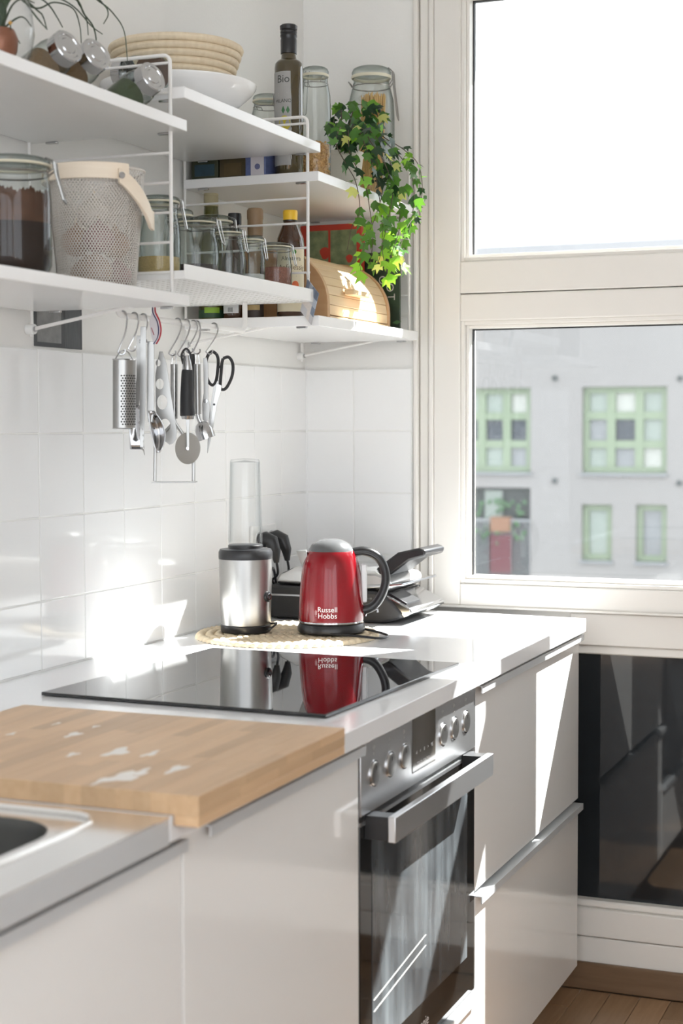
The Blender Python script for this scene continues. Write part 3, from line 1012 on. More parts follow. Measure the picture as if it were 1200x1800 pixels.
t = clip_jar('coffee_jar', 'large clip-top jar of ground coffee on the lower shelf, far left', 0.215, -1.598, 1.579, 0.057, 0.176, ang=0.35, neck=0.0515, style='tall',
             fill=('ground_coffee', 'dark ground coffee filling the large jar', 0.46, M_COFFEE))
MB().grid(lambda u, v: (0.215 + .0553 * math.cos(2 * PI * u), -1.598 + .0553 * math.sin(2 * PI * u), 1.579 + .078 + v * (.046 + .0025 * math.sin(9 * 2 * PI * u) + .002 * math.sin(23 * 2 * PI * u) + .002 * math.sin(61 * 2 * PI * u + 1))), 180, 3).build('coffee_film', M_COFFEE2, t, fix=False)
clip_jar('couscous_jar', 'round clip-top jar of yellow couscous behind the mesh basket', 0.2, -1.120, 1.608, 0.0385, 0.153, ang=0.75, neck=0.034,
         fill=('couscous', 'yellow couscous grains in the round jar', 0.30, M_COUS))
clip_jar('bean_jar', 'wide clip-top jar of dark beans at the lip of the metal shelf', 0.205, -0.987, 1.608, 0.0425, 0.130, ang=0.05, neck=0.037,
         fill=('dark_beans', 'dark beans in the wide clip-top jar', 0.34, M_DARKBEAN))
clip_jar('seed_jar', 'medium clip-top jar of dark seeds right of the bean jar', 0.232, -0.905, 1.608, 0.0300, 0.119, ang=0.0, neck=0.0255,
         fill=('dark_seeds', 'dark seeds low in the medium clip-top jar', 0.30, M_GREYTEA))
clip_jar('salt_jar', 'small clip-top jar of pale salt between the seed and lentil jars', 0.235, -0.812, 1.608, 0.0265, 0.115, ang=0.9, neck=0.0225,
         fill=('coarse_salt', 'pale coarse salt in the small clip-top jar', 0.36, pm('salt', (0.55, 0.54, 0.52), 0.9, var=0.1, scale=300)))
clip_jar('lentil_jar', 'small clip-top jar of red lentils beside the vinegar bottle', 0.235, -0.697, 1.608, 0.0320, 0.114, ang=0.75, neck=0.028,
         fill=('red_lentils', 'red lentils in the small jar', 0.56, M_LENTIL))
clip_jar('storage_jar', 'rearmost clip-top jar above the couscous, half hidden by the ladder', 0.075, -0.900, 1.608, 0.0300, 0.184, ang=0.6, neck=0.0245)
clip_jar('storage_jar', 'rear clip-top jar left of the green bottle neck', 0.075, -0.800, 1.608, 0.0280, 0.176, ang=-2.3, neck=0.0235)
clip_jar('storage_jar', 'wide rear clip-top jar in front of the green bottle', 0.105, -0.714, 1.608, 0.0400, 0.172, ang=0.6, neck=0.036)

# upper right: olive oil, corn, glass jar, pasta
OB = thing('olive_oil_bottle', 'tall dark olive oil bottle with black cap on the upper shelf', 'bottle', (0.214, -0.582, 1.868))
o = (0.214, -0.582, 1.868)
MB().lathe([(0, .001), (.027, .001), (.0295, .005), (.0295, .222), (.0285, .231), (.024, .237), (.0165, .241), (.0155, .245), (.0150, .252), (.0135, .30), (0, .30)], o, 40).build('glass_body', M_OLIVEGLASS, OB)
MB().lathe([(.0165, .252), (.0168, .280), (.0158, .284), (.0172, .287), (.0172, .291), (.0160, .2925), (.0172, .294), (.0172, .298), (.016, .2995), (.0176, .301), (.0180, .3085), (.0150, .311), (0, .311)], o, 32).build('cap', M_BLACK, OB)


def on_cyl(c, r, a0, z0):
    return lambda a, b: Vector((c[0] + r * math.cos(a0 + a / r), c[1] + r * math.sin(a0 + a / r), z0 + b))


def cyl_patch(c, r, a0, a1, z0, z1, n=12):
    return MB().grid(lambda u, v: (c[0] + r * math.cos(a0 + (a1 - a0) * u), c[1] + r * math.sin(a0 + (a1 - a0) * u), z0 + (z1 - z0) * v), n, 1)


vang = math.atan2(CAM.y - o[1], CAM.x - o[0])
la = vang - 0.75
lab = cyl_patch(o, .0298, vang - 1.60, vang + 0.12, 1.868 + .022, 1.868 + .212, 20).build('label', M_PAPER, OB, fix=False)
lb = 0.0301
text_mesh('lettering', 'Bio', 0.022, M_DARKINK, on_cyl(o, lb, vang - .42, 2.064), lab)
text_mesh('lettering', 'MILANO', 0.010, M_DARKINK, on_cyl(o, lb, vang - .45, 2.020), lab)
for k in range(2):
    f_ = on_cyl(o, lb, vang - .45, 2.036 - .005 * k)
    MB().add([f_(q, w) for q, w in ((-.011, -.0008), (.010 - .004 * k, -.0008), (.010 - .004 * k, .0008), (-.011, .0008))], [(0, 1, 2, 3)]).build('print_line', M_GREYINK, lab, fix=False)
MB().add([on_cyl(o, lb, vang - .32, 1.975)(.0, 0)] + [on_cyl(o, lb, vang - .32, 1.975)(.0125 * math.cos(2 * PI * k / 20), .0155 * math.sin(2 * PI * k / 20)) for k in range(20)],
         [(0, 1 + k, 1 + (k + 1) % 20) for k in range(20)]).build('olive_print', pm('olive_print', (0.50, 0.42, 0.03), 0.5), lab, fix=False)
for da in (-.005, .005):
    MB().add([on_cyl(o, lb + .0001, vang - .24, 1.994)(da + a, b2) for a, b2 in ((0, 0), (.004, .007), (0, .016), (-.004, .007))], [(0, 1, 2, 3)]).build('leaf_print', pm('leaf_print', (0.05, 0.16, 0.06), 0.5), lab, fix=False)

cx_, cy_ = 0.222, -0.463
clip_jar('corn_jar', 'tall clip-top jar of popcorn kernels right of the oil bottle', cx_, cy_, 1.868, 0.0335, 0.248, ang=2.6, neck=0.0265, style='tall')
kern = MB()
random.seed(3)
for k in range(620):
    a = random.uniform(0, 2 * PI)
    zz = random.uniform(0.008, 0.088)
    rr = 0.0305 * math.sqrt(random.uniform(.55, 1)) * (0.93 if zz < .015 else 1)
    s = random.uniform(.0028, .0038)
    kern.lathe([(0, -s * 1.2), (s, -s * .2), (s * .8, s * .7), (0, s)], (cx_ + rr * math.cos(a), cy_ + rr * math.sin(a), 1.868 + zz), 6, Matrix.Rotation(random.uniform(-1, 1), 3, 'X') @ Matrix.Rotation(random.uniform(-1, 1), 3, 'Y'))
kern.lathe([(0, .006), (.027, .006), (.028, .084), (0, .086)], (cx_, cy_, 1.868), 16)
tag(kern.build('popcorn_kernels', pm('corn', (0.62, 0.24, 0.06), 0.35, var=0.35, scale=150, col2=(0.85, 0.50, 0.22)), fix=False), 'orange popcorn kernels in the tall jar', 'corn', kind='stuff')
clip_jar('glass_jar', 'empty clip-top jar behind the oil bottle on the upper shelf', 0.118, -0.478, 1.868, 0.036, 0.196, ang=-0.6, neck=0.029, style='tall')
px_, py_ = 0.212, -0.102
clip_jar('pasta_jar', 'tall clip-top jar of spaghetti behind the ivy', px_, py_, 1.868, 0.054, 0.322, ang=0.15, neck=0.042, style='tall')
sp = MB()
for k in range(170):
    a = random.uniform(0, 2 * PI)
    q = math.sqrt(random.random())
    lx, ly = 0.030 * q * math.cos(a), 0.030 * q * math.sin(a)
    tx, ty = lx * .95 + random.uniform(-.006, .006) + .006, ly * .95 + random.uniform(-.006, .006)
    sp.tube([(px_ + lx - .006, py_ + ly, 1.876), (px_ + tx, py_ + ty, 1.868 + .255 + random.uniform(-.006, .006))], 0.0011, 5)
tag(sp.build('spaghetti', pm('pasta', (0.72, 0.46, 0.16), 0.5, var=0.15, scale=40), fix=False), 'yellow spaghetti standing in the tall clip-top jar', 'spaghetti', kind='stuff')

# boxes on the upper right shelf
TB = thing('tea_box', 'dark green tea box under the rattan basket shelf', 'box', (0.07, -0.57, 1.868))
MB().box(0.010, 0.072, -0.625, -0.525, 1.8685, 1.945).build('carton', pm('tea_carton', (0.035, 0.04, 0.02), 0.5, var=0.5, scale=30), TB, bevel=0.001)
MB().box(0.018, 0.064, -0.6258, -0.625, 1.876, 1.90).build('printed_panel', pm('tea_print', (0.02, 0.05, 0.07), 0.5, var=0.5, scale=60), TB)
TB2 = thing('tea_box', 'dark brown tea box between the green box and the blue tin', 'box', (0.10, -0.57, 1.868))
MB().box(0.0735, 0.134, -0.622, -0.525, 1.8685, 1.945).build('carton', pm('tea_carton2', (0.06, 0.042, 0.015), 0.5, var=0.5, scale=30), TB2, bevel=0.001)
MB().box(0.085, 0.125, -0.6228, -0.622, 1.874, 1.90).build('printed_panel', pm('tea_print2', (0.09, 0.06, 0.02), 0.5, var=0.4, scale=60), TB2)
BT = thing('blue_tin', 'blue and white tin left of the oil bottle', 'tin', (0.16, -0.60, 1.868))
MB().box(0.1355, 0.1815, -0.628, -0.56, 1.8685, 1.95).build('tin_body', pm('tin_blue', (0.10, 0.13, 0.28), 0.4, var=0.4, scale=90), BT, bevel=0.002)
MB().box(0.1485, 0.1780, -0.6288, -0.628, 1.870, 1.945).build('paper_label', pm('tin_label', (0.58, 0.55, 0.58), 0.5, var=0.03), BT)
MB().lathe([(0, 0), (.006, 0), (.006, .0004), (0, .0004)], (0.1635, -0.6290, 1.888), 16, Matrix.Rotation(PI / 2, 3, 'X')).build('emblem', pm('tin_mark', (0.12, 0.13, 0.25), 0.5), BT)

# lower right shelf: bottles
GB = thing('green_bottle', 'green glass bottle with beige screw cap behind the jars', 'bottle', (0.045, -0.598, 1.58))
o = (0.043, -0.600, 1.580)
MB().lathe([(0, .001), (.026, .001), (.0275, .004), (.0275, .155), (.022, .175), (.0175, .19), (.0145, .24), (.0135, .244), (0, .244)], o, 32).build('glass_body', M_GREENB, GB)
MB().lathe([(.0152, .236), (.0155, .256), (.0148, .2575), (.0155, .259), (.0150, .263), (0, .264)], o, 28).build('cap', pm('beige_cap', (0.42, 0.36, 0.22), 0.45), GB)
cyl_patch(o, .0278, -PI, 0, 1.5835, 1.600, 14).build('green_label', pm('dark_green_label', (0.03, 0.08, 0.04), 0.5, var=0.3), GB, fix=False)
cyl_patch(o, .0279, -1.7, -.5, 1.5935, 1.605, 14).build('lime_label', pm('lime_label', (0.32, 0.55, 0.05), 0.5), GB, fix=False)
BB = thing('soy_sauce_bottle', 'dark bottle with black cap between green bottle and pepper mill', 'bottle', (0.097, -0.60, 1.58))
o = (0.0985, -0.602, 1.580)
MB().lathe([(0, .001), (.024, .001), (.0255, .004), (.0255, .12), (.018, .15), (.013, .17), (.0125, .20), (0, .20)], o, 32).build('glass_body', M_AMBER, BB)
MB().lathe([(.0140, .196), (.0143, .212), (.0135, .219), (0, .220)], o, 28).build('cap', M_BLACK, BB)
bl = cyl_patch(o, .0258, -2.35, -.85, 1.5915, 1.655, 14).build('label', M_WHITEINK, BB, fix=False)
for k in range(9):
    cyl_patch(o, .0260, -1.75 + k * .05, -1.75 + k * .05 + (.018, .03)[k % 2], 1.5935, 1.603, 1).build('barcode_bar', M_DARKINK, bl, fix=False)
PMl = thing('pepper_mill', 'pepper mill with brown wooden head and clear body', 'pepper mill', (0.148, -0.575, 1.58))
o = (0.148, -0.608, 1.580)
MB().lathe([(0, .001), (.0165, .001), (.017, .004), (.017, .055), (.0145, .06), (0, .06)], o, 28).build('base', pm('mill_base', (0.05, 0.035, 0.03), 0.5), PMl)
cyl_patch(o, .0172, -2.6, -.6, 1.5965, 1.607, 10).build('band', pm('mill_band', (0.50, 0.36, 0.16), 0.5), PMl, fix=False)
MB().lathe([(.0150, .06), (.0150, .170)], o, 28).build('clear_body', M_JARGLASS, PMl, fix=False)
MB().lathe([(0, .170), (.0160, .170), (.0160, .203), (.0168, .205), (.0168, .222), (.0140, .226), (0, .226)], o, 28).build('head', wood('mill_wood', (0.24, 0.15, 0.08), (0.36, 0.24, 0.14), 0.5, 10, (8, 8, 1), 0), PMl)
VB = thing('vinegar_bottle', 'brown apple vinegar bottle with yellow cap and cream label', 'bottle', (0.218, -0.590, 1.58))
o = (0.2185, -0.588, 1.580)
MB().lathe([(0, .001), (.0265, .001), (.029, .006), (.029, .150), (.0275, .163), (.020, .182), (.0145, .195), (.0140, .208), (0, .208)], o, 36).build('glass_body', M_AMBER, VB)
MB().lathe([(.0148, .200), (.0152, .217), (.0143, .2205), (0, .221)], o, 28).build('cap', M_YELLOW, VB)
MB().lathe([(.0150, .1975), (.0152, .2005), (.0150, .2006)], o, 24).build('cap_ring', M_BLACK, VB)
vang2 = math.atan2(CAM.y - o[1], CAM.x - o[0])
vl = cyl_patch(o, .0293, vang2 - 1.2, vang2 + 1.2, 1.592, 1.722, 20).build('label', M_CREAM, VB, fix=False)
lr = .0296
text_mesh('lettering', 'Alnatura', 0.0125, M_DARKINK, on_cyl(o, lr, vang2 + .05, 1.700), vl)
text_mesh('lettering', 'Apfelessig', 0.0150, pm('brown_print', (0.16, 0.09, 0.05), 0.5), on_cyl(o, lr, vang2 + .10, 1.682), vl)
for k in range(2):
    f_ = on_cyl(o, lr, vang2 + .10, 1.669 - .005 * k)
    MB().add([f_(q, w) for q, w in ((-.012, -.0006), (.010, -.0006), (.010, .0006), (-.012, .0006))], [(0, 1, 2, 3)]).build('print_line', M_GREYINK, vl, fix=False)
def disc_on(c, r, a0, z0, rx, ry, m, parent, nm):
    f = on_cyl(c, r, a0, z0)
    return MB().add([f(0, 0)] + [f(rx * math.cos(2 * PI * k / 18), ry * math.sin(2 * PI * k / 18)) for k in range(18)], [(0, 1 + k, 1 + (k + 1) % 18) for k in range(18)]).build(nm, m, parent, fix=False)
disc_on(o, lr, vang2 + .28, 1.7135, .0045, .0045, pm('green_dot', (0.05, 0.20, 0.03), 0.5), vl, 'logo_dot')
disc_on(o, lr, vang2 + .35, 1.646, .0075, .0085, pm('apple_print', (0.75, 0.16, 0.05), 0.5), vl, 'apple_print')
disc_on(o, lr - .0001, vang2 - .05, 1.640, .008, .006, pm('apple_print2', (0.60, 0.50, 0.15), 0.5), vl, 'apple_print')

# ------------------------------------------------------------------ bread box with roll front
BBX = thing('bread_box', 'pine roll-top bread box with slatted front under the ivy', 'bread box', (0.15, -0.315, 1.58))
b0, b1 = -0.508, -0.128
prof = [(0.035, 1.581), (0.268, 1.581), (0.268, 1.615)]
cxb, czb, rxb, rzb = 0.135, 1.615, 0.133, 0.120
prof += [(cxb + rxb * math.cos(a), czb + rzb * math.sin(a)) for a in [PI / 2 * k / 12 for k in range(1, 13)]]
prof += [(0.035, 1.735)]
for (ya, yb) in ((b0, b0 + .014), (b1 - .014, b1)):
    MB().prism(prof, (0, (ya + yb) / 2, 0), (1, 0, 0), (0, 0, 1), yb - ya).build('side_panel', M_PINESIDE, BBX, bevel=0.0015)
MB().box(0.035, 0.047, b0 + .014, b1 - .014, 1.581, 1.735).build('back_panel', M_PINE, BBX)
MB().box(0.047, 0.268, b0 + .014, b1 - .014, 1.581, 1.590).build('floor_panel', M_PINE, BBX)
MB().box(0.047, 0.135, b0 + .014, b1 - .014, 1.725, 1.735).build('top_panel', M_PINE, BBX)
arcp = [(0.266, 1.592)] + [(0.266, 1.615)] + [(cxb + (rxb - .003) * math.cos(a), czb + (rzb - .003) * math.sin(a)) for a in [PI / 2 * k / 40 for k in range(1, 41)]]
cum = [0]
for k in range(1, len(arcp)):
    cum.append(cum[-1] + math.dist(arcp[k], arcp[k - 1]))


def along(s):
    for k in range(1, len(arcp)):
        if cum[k] >= s:
            f = (s - cum[k - 1]) / (cum[k] - cum[k - 1])
            return Vector((arcp[k - 1][0] + (arcp[k][0] - arcp[k - 1][0]) * f, arcp[k - 1][1] + (arcp[k][1] - arcp[k - 1][1]) * f))
    return Vector(arcp[-1])


nsl = 10
for k in range(nsl):
    a = along(cum[-1] * (k + .02) / nsl)
    c = along(cum[-1] * (k + .98) / nsl)
    d = (c - a).normalized()
    nn = Vector((d.y, -d.x))
    q = [a, c, c - nn * .007, a - nn * .007]
    MB().prism([(w.x, w.y) for w in q], (0, (b0 + b1) / 2, 0), (1, 0, 0), (0, 0, 1), b1 - b0 - .030).build('slat', M_PINE, BBX, bevel=0.0012)
MB().box(0.262, 0.284, -0.40, -0.30, 1.640, 1.652).build('pull_bar', M_PINE, BBX, bevel=0.002)

# things standing in the corner behind the bread box
RB = thing('picture_box', 'red box with green fruit pictures behind the bread box', 'box', (0.11, -0.10, 1.58))
M_REDBOX = pm('red_card', (0.50, 0.045, 0.025), 0.45, var=0.08)
MB().box(0.034, 0.190, -0.112, -0.090, 1.5805, 1.832).build('carton', M_REDBOX, RB, bevel=0.0015)
for x0, x1 in ((0.050, 0.106), (0.112, 0.178)):
    MB().box(x0, x1, -0.1128, -0.112, 1.62, 1.818).build('picture', pm('fruit_print', (0.10, 0.16, 0.08), 0.5, var=0.7, scale=55, col2=(0.22, 0.26, 0.14)), RB)
for x, z, s in ((0.098, 1.765, .018), (0.075, 1.72, .015), (0.160, 1.75, .012)):
    MB().prism([(s * .7 * math.cos(q) * (1 + .2 * math.sin(3 * q)), s * .8 * math.sin(q)) for q in [2 * PI * k / 14 for k in range(14)]], (x, -0.1131, z), (1, 0, 0), (0, 0, 1), .0004).build('red_print', M_REDBOX, RB)
PB = thing('dark_poster_board', 'dark printed board with pale letters right of the bread box', 'poster', (0.2, -0.075, 1.58))
MB().box(0.10, 0.273, -0.078, -0.070, 1.5805, 1.765).build('board', pm('board_print', (0.018, 0.022, 0.020), 0.45, var=0.6, scale=30, col2=(0.03, 0.06, 0.03)), PB, bevel=0.0008)
rot = lambda xc, zc: (lambda a, b2: Vector((xc + b2, -0.0784, zc - a)))
M_LET = pm('pale_letter', (0.62, 0.58, 0.55), 0.6, var=0.05)
for ch, xc, zc in (('O', 0.229, 1.700), ('O', 0.248, 1.682), ('T', 0.251, 1.660)):
    text_mesh('lettering', ch, 0.026, M_LET, rot(xc, zc), PB)
for k in range(16):
    c = Vector((random.uniform(.20, .268), -0.0786, random.uniform(1.585, 1.645)))
    a = random.uniform(0, 6)
    MB().prism([(0, .012), (.005, 0), (0, -.012), (-.005, 0)], c, (math.cos(a), 0, math.sin(a)), (-math.sin(a), 0, math.cos(a)), .0006).build('leaf_print', pm('board_leaf', (0.06, 0.14, 0.05), 0.6), PB) if k < 10 else None

# patchwork tag hanging on the ladder
TG = thing('patchwork_tag', 'small square blue-grey patchwork tag hanging on the ladder', 'tag', (0.292, Y2 - .012, 1.61))
tc0 = Vector((0.293, Y2 - .014, 1.606))
ta = Vector((0.50, -0.62, 0.60)).normalized() * 1.0
e1 = (at(560, 516, y=Y2 - .018) - at(541, 491, y=Y2 - .018))
e2 = (at(528, 546, y=Y2 - .018) - at(541, 491, y=Y2 - .018))
p0 = at(541, 491, y=Y2 - .018)
cols = [pm('patch_%d' % k, c, 0.6, var=0.15, scale=120) for k, c in enumerate([(0.16, 0.19, 0.24), (0.34, 0.37, 0.42), (0.55, 0.50, 0.46), (0.10, 0.12, 0.16), (0.45, 0.44, 0.45)])]
for i in range(4):
    for j in range(4):
        MB().prism([(i / 4, j / 4), ((i + 1) / 4, j / 4), ((i + 1) / 4, (j + 1) / 4), (i / 4, (j + 1) / 4)], p0, e1, e2, .004).build('patch', cols[(0, 1, 2, 4, 1, 1, 2, 4, 0, 4, 2, 2, 3, 1, 0, 4)[i * 4 + j]], TG)
MB().tube([p0 + e1 * .02, Vector((DX + .004, Y2, 1.668)), Vector((DX - .004, Y2, 1.668)), p0 + e2 * .02], 0.0008, 6).build('loop', M_WHITE, TG)

# ------------------------------------------------------------------ rattan basket on white dish
DS = thing('white_dish', 'wide white ceramic dish under the rattan basket', 'dish', (0.152, -0.950, 1.925))
MB().lathe([(0, .0015), (.070, .0015), (.074, .006), (.080, .012), (.115, .030), (.138, .050), (.145, .060), (.1455, .0635), (.143, .0645), (.136, .056), (.112, .036), (.078, .019), (0, .016)], (0.152, -0.950, 1.925), 64).build('glazed_body', M_CERAMIC, DS)
RBK = thing('rattan_basket', 'coiled pale rattan proofing basket standing on the white dish', 'basket', (0.152, -0.958, 1.945))
nc = 9
for k in range(nc):
    f = k / (nc - 1)
    R = 0.073 + .044 * f ** .75
    z = 1.952 + f * .100
    MB().lathe([(R + .0085 * math.cos(a), .0072 * math.sin(a)) for a in [2 * PI * j / 10 for j in range(10)]], (0.152, -0.958, z), 56, closed=True).build('rattan_coil', M_RATTAN, RBK)
MB().lathe([(0, 1.9475), (.072, 1.9475), (.072, 1.953), (0, 1.953)], (0.152, -0.958, 0), 40).build('basket_base', M_RATTAN, RBK)

# ------------------------------------------------------------------ mesh basket with birch band
MBK = thing('mesh_basket', 'off-white wire mesh basket with birch handle, holding onions', 'basket', (0.196, -1.330, 1.579))
bc = Vector((0.196, -1.326, 1.579))


def bpt(a, t):
    r = 0.064 + .016 * t
    e = 1.0 + 0.045 * math.cos(4 * a)
    return bc + Vector((r * e * math.cos(a), r * e * math.sin(a), .002 + .192 * t))


nA, nT = 88, 50
mesh = MB()
wv = 0.0009
for i in range(nA):
    for j in range(nT):
        for s in (0, 1):
            a0 = 2 * PI * (i + (0 if j % 2 == s else 1) * .5 + (0)) / nA
            i0 = i + (.5 if j % 2 else 0)
            aa, ab = 2 * PI * i0 / nA, 2 * PI * (i0 + (.5 if s else -.5)) / nA
            p, q = bpt(aa, j / nT), bpt(ab, (j + 1) / nT)
            d = (q - p).normalized()
            nr = Vector((math.cos(aa), math.sin(aa), 0))
            w = d.cross(nr).normalized() * wv
            mesh.add([p - w, p + w, q + w, q - w], [(0, 1, 2, 3)])
tag(mesh.build('wire_mesh', M_MESHW, MBK, fix=False, smooth=0), kind='stuff')
MB().lathe([(0, .001), (.062, .001), (.064, .002), (.0645, .005), (.062, .003), (0, .002)], bc, 40).build('basket_base', M_MESHW, MBK)
rimp = [bpt(2 * PI * k / 64, 1.0) for k in range(64)]
MB().tube(rimp, 0.0022, 8, closed=True).build('rim_wire', M_MESHW, MBK)
# birch band folded down round the rim
bandp = MB()


def band_strip(pts, h, th, name, tilt=None):
    pts = [Vector(p) for p in pts]
    vs, fs = [], []
    for i, p in enumerate(pts):
        nr = Vector((p.x - bc.x, p.y - bc.y, 0)).normalized()
        hh = h if not isinstance(h, list) else h[i]
        for dz in (-hh / 2, hh / 2):
            for dn in (0, th):
                vs.append(p + nr * dn + Vector((0, 0, dz)))
    for i in range(len(pts) - 1):
        a, b2 = i * 4, (i + 1) * 4
        fs += [(a, a + 1, b2 + 1, b2), (a + 2, b2 + 2, b2 + 3, a + 3), (a + 1, a + 3, b2 + 3, b2 + 1), (a, b2, b2 + 2, a + 2)]
    fs += [(0, 2, 3, 1), tuple(4 * (len(pts) - 1) + k for k in (0, 1, 3, 2))]
    return MB().add(vs, fs).build(name, M_BIRCH, MBK, bevel=0.001)


va = math.atan2(CAM.y - bc.y, CAM.x - bc.x)
angs = [va - 2.1 + 2.75 * k / 26 for k in range(27)]
band_strip([bc + Vector((.0845 * math.cos(a), .0845 * math.sin(a), .186)) for a in angs], 0.026, .0035, 'birch_band')
angs2 = [va + .40 + 1.15 * k / 18 for k in range(19)]
hp = [bc + Vector((.0885 * math.cos(a), .0885 * math.sin(a), .178 - .062 * min(1, max(0, (a - va - .40) / .85)) ** 1.2)) for a in angs2]
hb = band_strip(hp, [.024 + .006 * min(1, k / 5) for k in range(19)], .0065, 'birch_handle')
rv = bc + Vector((.0955 * math.cos(va + .44), .0955 * math.sin(va + .44), .178))
MB().lathe([(.0055, 0), (.0050, .0022), (0, .003)], rv, 16, Vector((math.cos(va + .44), math.sin(va + .44), 0)).to_track_quat('Z', 'Y').to_matrix()).build('rivet', M_CHROME, MBK)
M_ONION = pm('onion_skin', (0.36, 0.17, 0.08), 0.4, var=0.25, scale=25, stretch=(1, 1, .3))
M_ONIONR = pm('red_onion_skin', (0.28, 0.06, 0.10), 0.35, var=0.25, scale=25)
M_GARLIC = pm('garlic_skin', (0.70, 0.66, 0.60), 0.6, var=0.1, scale=25)
for (dx, dy, dz, r, m, lab2) in ((.015, -.030, .030, .028, M_ONION, 'brown onion at the near side of the mesh basket'), (-.030, .015, .030, .027, M_ONION, 'brown onion at the wall side of the mesh basket'),
                                 (.024, .026, .027, .024, M_ONIONR, 'red onion at the right of the mesh basket'), (.022, -.030, .082, .026, M_ONIONR, 'red onion at the near side of the upper layer in the mesh basket'), (-.026, -.020, .080, .026, M_ONION, 'brown onion in the upper layer of the mesh basket, wall side'), (.020, .026, .078, .025, M_ONION, 'brown onion in the upper layer of the mesh basket, ladder side'), (-.002, -.004, .126, .027, M_GARLIC, 'white garlic bulb topmost in the mesh basket')):
    t = thing('garlic_bulb' if m is M_GARLIC else 'onion', lab2, 'garlic' if m is M_GARLIC else 'onion', (bc.x + dx, bc.y + dy, bc.z + dz - r), 'onions in the mesh basket')
    MB().lathe([(0, -r * .92), (r * .5, -r * .82), (r * .93, -r * .35), (r, 0), (r * .92, r * .4), (r * .55, r * .8), (r * .2, r * 1.02), (r * .1, r * 1.25), (0, r * 1.3)], bc + Vector((dx, dy, dz)), 24).build('bulb', m, t)
    MB().lathe([(r * .12, r * 1.2), (r * .06, r * 1.5), (0, r * 1.5)], bc + Vector((dx, dy, dz)), 8).build('stem_tip', M_RATTAN, t)

# ------------------------------------------------------------------ spice jars lying on the top left shelf
M_SPICE = [pm('spice_a', (0.30, 0.20, 0.12), 0.9, var=0.3, scale=200), pm('spice_b', (0.20, 0.12, 0.06), 0.9, var=0.3, scale=200), pm('spice_c', (0.11, 0.06, 0.04), 0.9, var=0.3, scale=200), pm('spice_d', (0.10, 0.13, 0.07), 0.9, var=0.3, scale=200)]


def spice_jar(c, axis, r, L, label, m, flip=False):
    axis = Vector(axis).normalized()
    Mr = axis.to_track_quat('Z', 'Y').to_matrix()
    base = Vector(c) - axis * L
    t = thing('spice_jar', label, 'spice jar', base, 'spice jars on the top left shelf')
    MB().lathe([(0, 0), (r * .86, 0), (r, .005), (r, L * .62), (r * .93, L * .72), (r * .80, L * .78), (r * .80, L * .84)], base, 32, Mr).build('glass_body', M_JARGLASS, t, fix=False)
    MB().lathe([(0, .004), (r * .84, .004), (r * .93, .008), (r * .93, L * .42), (0, L * .46)], base, 24, Mr).build('spice', m, t)
    ld = MB().lathe([(r * .86, L * .80), (r * .88, L * .80), (r * .88, L * .985), (r * .83, L), (r * .66, L), (r * .62, L * .985), (r * .45, L * .985), (r * .40, L), (0, L)], base, 32, Mr).build('lid', M_CHROME, t)
    return t


for k, (u, v, rr, lab2) in enumerate(((121, 80, .030, 'spice jar with silver lid nearest the hanging grass, leaning outward'), (171, 94, .030, 'spice jar with silver lid, second from the hanging grass'),
                                     (270, 134, .0295, 'spice jar with silver lid beside the ladder, rightmost of the row'))):
    c = at(u, v, x=0.270 if k < 2 else 0.284)
    spice_jar(c, (0.90, -0.26, 0.36), rr, 0.098, lab2, M_SPICE[(0, 1, 3)[k]])
c = at(208, 135, x=0.150)
spice_jar(c + Vector((0, 0, .008)), (-0.92, .10, 0.12), 0.029, 0.095, 'spice jar lying with its glass base outward, third in the row', M_SPICE[2])

# ------------------------------------------------------------------ glass vase with copper pot and grass plant, top left
GV = thing('glass_vase', 'round clear glass vase at the left end of the top shelf', 'vase', (0.19, -1.605, 1.87))
vc = Vector((0.19, -1.612, 1.870))
MB().lathe([(0, .002), (.030, .002), (.045, .012), (.058, .035), (.064, .065), (.060, .10), (.048, .13), (.040, .155), (.042, .175)], vc, 40).build('glass_body', M_CLEAR, GV, fix=False)
MB().lathe([(.0405, .173), (.0435, .175), (.0405, .178)], vc, 40, closed=True).build('rim', M_CLEAR, GV, fix=False)
CP = thing('copper_pot', 'small copper pot with grass inside the glass vase', 'plant pot', (0.165, -1.61, 1.885))
cp = Vector((0.190, -1.590, 1.9020))
MB().lathe([(0, 0), (.020, 0), (.026, .012), (.028, .030), (.024, .040), (.022, .044), (.019, .040), (0, .038)], cp, 28).build('pot', M_TERRA, CP)
M_BLADE = pm('grass_blade', (0.035, 0.060, 0.030), 0.5, var=0.3)
GP = thing('grass_plant', 'thin dark green grass blades arching out of the glass vase', 'plant', cp + Vector((0, 0, .04)))
root = cp + Vector((0, 0, .035))
mouth = vc + Vector((0.0, 0, .18))
blades = [[(55, 12), (95, 4), (128, 15), (140, 45), (143, 78)], [(60, -10), (85, 8), (100, 30), (110, 48)], [(120, -12), (148, 25), (165, 50), (168, 85), (150, 112), (135, 128)],
          [(140, -15), (178, 5), (200, 25), (218, 55), (224, 108)], [(118, -8), (140, 10), (152, 35), (155, 62)], [(90, -10), (130, 12), (160, 45), (180, 60)], [(62, 15), (75, 28), (82, 50)],
          [(64, 30), (74, 42), (83, 52)], [(20, 12), (40, -2), (60, 5)], [(26, 34), (42, 31), (55, 46)], [(10, 20), (0, -5), (-8, -20)], [(150, -10), (182, 8), (190, 25), (182, 42)]]
